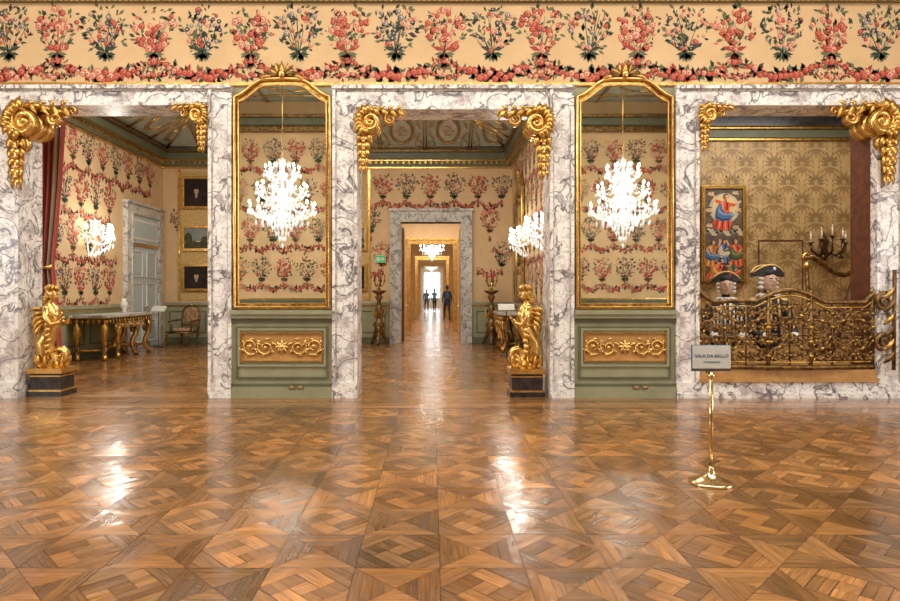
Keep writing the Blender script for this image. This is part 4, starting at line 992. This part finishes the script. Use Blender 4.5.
def mannequin(px,pz,d,kind,k_=1.22,turn=0.):
    x=(px-432)*d/620; z=1.5+(292-pz)*d/620; g=G(); g.M=T((x,d,0))@RZ(turn)
    zf=AF
    for k in range(3):
        a=k*2*pi/3; g.tube([(0,0,zf+.12),(.18*math.cos(a),.18*math.sin(a),zf+.03)],.018,blackm,6)
    g.tube([(0,0,zf+.1),(0,0,z-.55)],.02,blackm,8)
    g.M=T((x,d,z))@RZ(turn)@SC(k_,k_,k_)@T((0,0,-z))
    z0=z-.22
    pr=[(.20,-.62),(.21,-.55),(.17,-.38),(.19,-.22),(.22,-.1),(.21,-.03),(.12,.02),(.055,.05),(.05,.12)]
    g.lathe(pr,(0,0,z0),cblk,20,1.0,.62)
    for s in(-1,1):
        g.tube([(s*.19,0,z0-.04),(s*.26,-.02,z0-.22),(s*.27,-.1,z0-.40),(s*.20,-.22,z0-.46)],[.07,.06,.05,.042],cblk,10)
        g.tube([(s*.20,-.22,z0-.46),(s*.17,-.26,z0-.46)],[.055,.06],lace,8); g.ell((s*.155,-.29,z0-.47),(.035,.045,.022),skinm)
        for j in range(4): g.tube([(s*(.135+.014*j),-.32,z0-.47),(s*(.13+.014*j),-.36-.005*(j%2),z0-.475),(s*(.13+.014*j),-.375,z0-.495)],.008,skinm,5)
        g.tube([(s*.13,-.29,z0-.46),(s*.105,-.32,z0-.46)],.009,skinm,5)
        g.tube([(s*.05,-.12,z0+.0),(s*.06,-.15,z0-.25),(s*.10,-.14,z0-.6)],.012,cgold,6)
        g.ell((s*.2,0,z0-.02),(.07,.06,.03),cgold)
        if kind==0:
            for j in range(4): g.tube([(s*(.03+.05*j),-.135,z0-.02-.02*j),(s*(.03+.045*j),-.14,z0-.5)],.012,lace,5)
    for j in range(6): g.ell((0,-.145,z0-.1-.07*j),.012,cgold,6,5)
    for k in range(18):
        a=2*pi*k/18; g.leaf((.05*math.cos(a),.05*math.sin(a),z0+.05),(.16*math.cos(a),.14*math.sin(a),z0+.02+.015*(k%2)),.028,(0,0,.02),lace,ref=(0,0,1))
    head(g,(0,-.01,z),.115,skinm)
    g.ell((0,.03,z+.04),(.10,.10,.105),hairw,14,10)
    for s in(-1,1):
        for j in range(3): g.ell((s*.10,.0,z+.03-.055*j),(.03,.05,.025),hairw,10,8)
    g.lathe([(.105,.0),(.10,.06),(.05,.10),(.01,.105)],(0,.01,z+.07),cblk,16)
    W_=.21 if kind else .18
    for yy in(-.07,.09):
        arc=[]
        for k in range(13):
            t=-1+2*k/12; arc.append((W_*t,yy*(1-.8*t*t)+.01,z+.10+.10*(1-t*t)))
        base_=[(x_,y_,z+.085-.02*abs(x_)/W_) for x_,y_,_ in arc]
        g.add(base_+arc,[(k,k+1,k+14,k+13) for k in range(12)],cblk,True); g.tube(arc,.011,cgold,6); g.tube(base_,.012,cblk,6)
    g.ell((.04,-.07,z+.15),(.022,.01,.022),lace if kind else red,8,6)
    return g.obj('costumed_mannequin')
mannequin(726,286,9.75,0,1.12,-.3); mannequin(768,281,9.7,1,1.25,.1)
# ---------------------------------------------------------------- brass sign stand
ds=4.87; X0=(711-432)*ds/620; sc=ds/620
g=G(); g.M=T((X0,ds,0))
g.lathe([(.165,0),(.168,.012),(.15,.022),(.10,.04),(.05,.06),(.028,.085),(.022,.11),(.018,.13)],(0,0,0),brass,36)
g.tube([(0,0,.1),(0,0,.87)],.0165,brass,16); g.lathe([(.017,0),(.026,.01),(.026,.03),(.017,.04)],(0,0,.82),brass,16)
blu=mat('sign_blue',(.03,.12,.26),.4); sw=mat('sign_paper',(.76,.88,.92),.4,col2=(.84,.92,.94),scale=3)
zb_,zt_=1.5-(371-292)*sc,1.5-(345-292)*sc
g.box(-.152,.152,-.008,.012,zb_,zt_,blu); g.box(-.149,.149,-.012,-.008,zb_+.022,zt_-.003,sw); g.box(-.03,.03,.012,.03,zb_-.02,zb_+.1,brass)
g.box(-.149,.149,-.0125,-.008,zb_+.014,zb_+.019,goldb)
so=g.obj('brass_sign_stand')
def text(body,size,loc,mt,parent,name):
    c=bpy.data.curves.new(name,'FONT'); c.body=body; c.size=size; c.align_x='CENTER'; c.extrude=.0008
    o=bpy.data.objects.new(name,c); o.location=loc; o.rotation_euler=(pi/2,0,0); c.materials.append(mt); S.collection.objects.link(o)
    bpy.context.view_layer.update(); m_=bpy.data.meshes.new_from_object(o.evaluated_get(bpy.context.evaluated_depsgraph_get())); bpy.data.objects.remove(o)
    o=bpy.data.objects.new(name,m_); o.location=loc; o.rotation_euler=(pi/2,0,0); S.collection.objects.link(o); o.parent=parent; o.matrix_parent_inverse=Matrix.Translation(-parent.location)
text('SALA DA BALLO',.036,(X0,ds-.0135,zb_+.108),blu,so,'sign_text'); text('THE BALLROOM',.018,(X0,ds-.0135,zb_+.065),blu,so,'sign_subtext')
# ---------------------------------------------------------------- people
def person(name,loc,H,rz,top_c,pants_c,hair_c,stride=.0,bag=False):
    sk=mat('skin',(.50,.30,.21),.5); sh=mat('shoes',(.03,.025,.02),.4)
    E=[]
    J=dict(pel=((0,0,.95),(.15,.11)),sp=((0,.01,1.13),(.13,.095)),ch=((0,.01,1.32),(.155,.105)),nb=((0,.01,1.45),(.075,.065)),nk=((0,0,1.53),(.052,.055)),hd=((0,-.01,1.58),(.05,.055)))
    for s,t in((-1,'l'),(1,'r')):
        st=stride*s
        J['sh'+t]=((s*.17,.01,1.40),(.062,.06)); J['el'+t]=((s*.23,.03+st*.3,1.13),(.044,.044)); J['wr'+t]=((s*.235,-.06+st*.5,.90),(.030,.026)); J['ha'+t]=((s*.232,-.08+st*.55,.83),(.036,.018))
        J['hi'+t]=((s*.09,0,.88),(.095,.1)); J['kn'+t]=((s*.10,-.03-st,.50),(.062,.064)); J['an'+t]=((s*.10,.03-st*1.6,.10),(.04,.042)); J['to'+t]=((s*.115,-.13-st*1.6,.045),(.042,.03))
        E+=[('ch','sh'+t,0),('sh'+t,'el'+t,0),('el'+t,'wr'+t,0),('wr'+t,'ha'+t,3),('pel','hi'+t,1),('hi'+t,'kn'+t,1),('kn'+t,'an'+t,1),('an'+t,'to'+t,2)]
    E+=[('pel','sp',0),('sp','ch',0),('ch','nb',0),('nb','nk',3),('nk','hd',3)]
    names=list(J); me=bpy.data.meshes.new('tmp'); me.from_pydata([J[n][0] for n in names],[(names.index(a),names.index(b)) for a,b,_ in E],[])
    o=bpy.data.objects.new('tmp',me); S.collection.objects.link(o); bpy.context.view_layer.objects.active=o
    o.modifiers.new('s','SKIN')
    sv=me.skin_vertices[0].data
    for i,n in enumerate(names): sv[i].radius=J[n][1]; sv[i].use_root=(n=='pel')
    o.modifiers.new('u','SUBSURF').levels=2
    bpy.context.view_layer.update(); m2=bpy.data.meshes.new_from_object(o.evaluated_get(bpy.context.evaluated_depsgraph_get()))
    g=G(); k=H/1.75; g.M=T(loc)@RZ(rz)@SC(k,k,k)
    ms=[top_c,pants_c,sh,sk]
    vv=[v.co.copy() for v in m2.vertices]; by={0:[],1:[],2:[],3:[]}
    for p in m2.polygons:
        c=p.center; best=None
        for a,b,mi in E:
            A=Vector(J[a][0]);B=Vector(J[b][0]); t=max(0,min(1,(c-A).dot(B-A)/(B-A).length_squared)); dd=(c-(A+(B-A)*t)).length-J[a][1][0]*(1-t)-J[b][1][0]*t
            if best is None or dd<best[0]: best=(dd,mi)
        by[best[1]].append(tuple(p.vertices))
    for mi,fs in by.items():
        used=sorted({i for f_ in fs for i in f_}); mp={i:j for j,i in enumerate(used)}
        if fs: g.add([vv[i] for i in used],[tuple(mp[i] for i in f_) for f_ in fs],ms[mi],True)
    bpy.data.objects.remove(o)
    head(g,(0,-.015,1.635),.10,sk)
    g.ell((0,.02,1.675),(.088,.10,.09),hair_c,14,10); g.ell((0,.06,1.62),(.075,.06,.09),hair_c,12,8)
    for s,t in((-1,'l'),(1,'r')):
        hx,hy,hz=J['ha'+t][0]
        for j in range(4):
            L=(.06,.075,.07,.055)[j]; yy=hy-.025+.017*j
            g.tube([(hx,yy,hz-.01),(hx-s*.004,yy,hz-.01-L*.6),(hx-s*.018,yy,hz-.01-L)],[.009,.008,.007],sk,6)
        g.tube([(hx,hy-.028,hz+.03),(hx-s*.012,hy-.05,hz+.0),(hx-s*.016,hy-.052,hz-.025)],[.010,.009,.008],sk,6)
    g.tube([(-.15,.0,.93),(0,-.12,.93),(.15,0,.93),(0,.13,.93)],.012,sh,6,closed=True)
    if bag:
        g.ell((0,.17,1.22),(.14,.08,.2),mat('rucksack',(.03,.05,.1),.7),14,10)
        for s in(-1,1): g.tube([(s*.1,.12,1.36),(s*.11,.0,1.47),(s*.12,-.11,1.34),(s*.13,.08,1.12)],.014,blackm,6)
    return g.obj(name)
cj=mat('jacket_dark_blue',(.025,.045,.10),.7); cp_=mat('trousers_dark',(.02,.022,.03),.8); hb=mat('hair_brown',(.05,.03,.02),.7); cs=mat('shirt_blue',(.10,.22,.42),.8); cj2=mat('jeans',(.05,.09,.18),.8); ct=mat('shirt_teal',(.10,.30,.32),.8)
def fx(px,d): return (px-432)*d/620
person('man',(fx(447,32.5),32.5,0),1.84,.2+pi,cj,cp_,hb,.10,True)
person('woman',(fx(426.5,46.5),46.5,0),1.72,.1,cs,cj2,hb,.12)
person('woman',(fx(434.5,48),48,0),1.76,-.3+pi,ct,cp_,hb,.08)
# ---------------------------------------------------------------- lights
light('ballroom_ceiling_fill','AREA',(0,5.4,7.1),800,15,2.8,(.30,0,0))  # added area fill, kept out of the mirrors; no known fixture
light('ballroom_rear_fill','AREA',(0,3.0,7.1),360,14,1.6,(-.35,0,0))  # unseen fill added to brighten the back wall and the sign
light('salon_ceiling_fill','AREA',(-3,12.3,6.3),450,7,3.,(.15,0,0))  # fill added for the salon, hidden from camera by the lintel
light('gallery_fill','AREA',(5.8,10.0,4.9),110,3.5,.8,(.35,0,0))  # added fill that lifts the gallery, not a fixture
for y,pw in((21,190),(27.5,300),(39,200),(48,200),(57,200)): light('enfilade_fill','AREA',(0,y,4.5),pw,2.5,2.5)  # extra area fills added to brighten the enfilade rooms
w=bpy.data.worlds.new('World'); S.world=w; w.use_nodes=True; w.node_tree.nodes['Background'].inputs[0].default_value=(.8,.88,1,1); w.node_tree.nodes['Background'].inputs[1].default_value=.5
S.view_settings.view_transform='Standard'; S.view_settings.exposure=0
c=bpy.data.cameras.new('camera'); c.lens=620/900*36; c.sensor_width=36; c.shift_x=.02; c.shift_y=-8.5/900; c.clip_end=200
o=bpy.data.objects.new('camera',c); o.location=(0,0,1.5); o.rotation_euler=(pi/2,0,0); S.collection.objects.link(o); S.camera=o
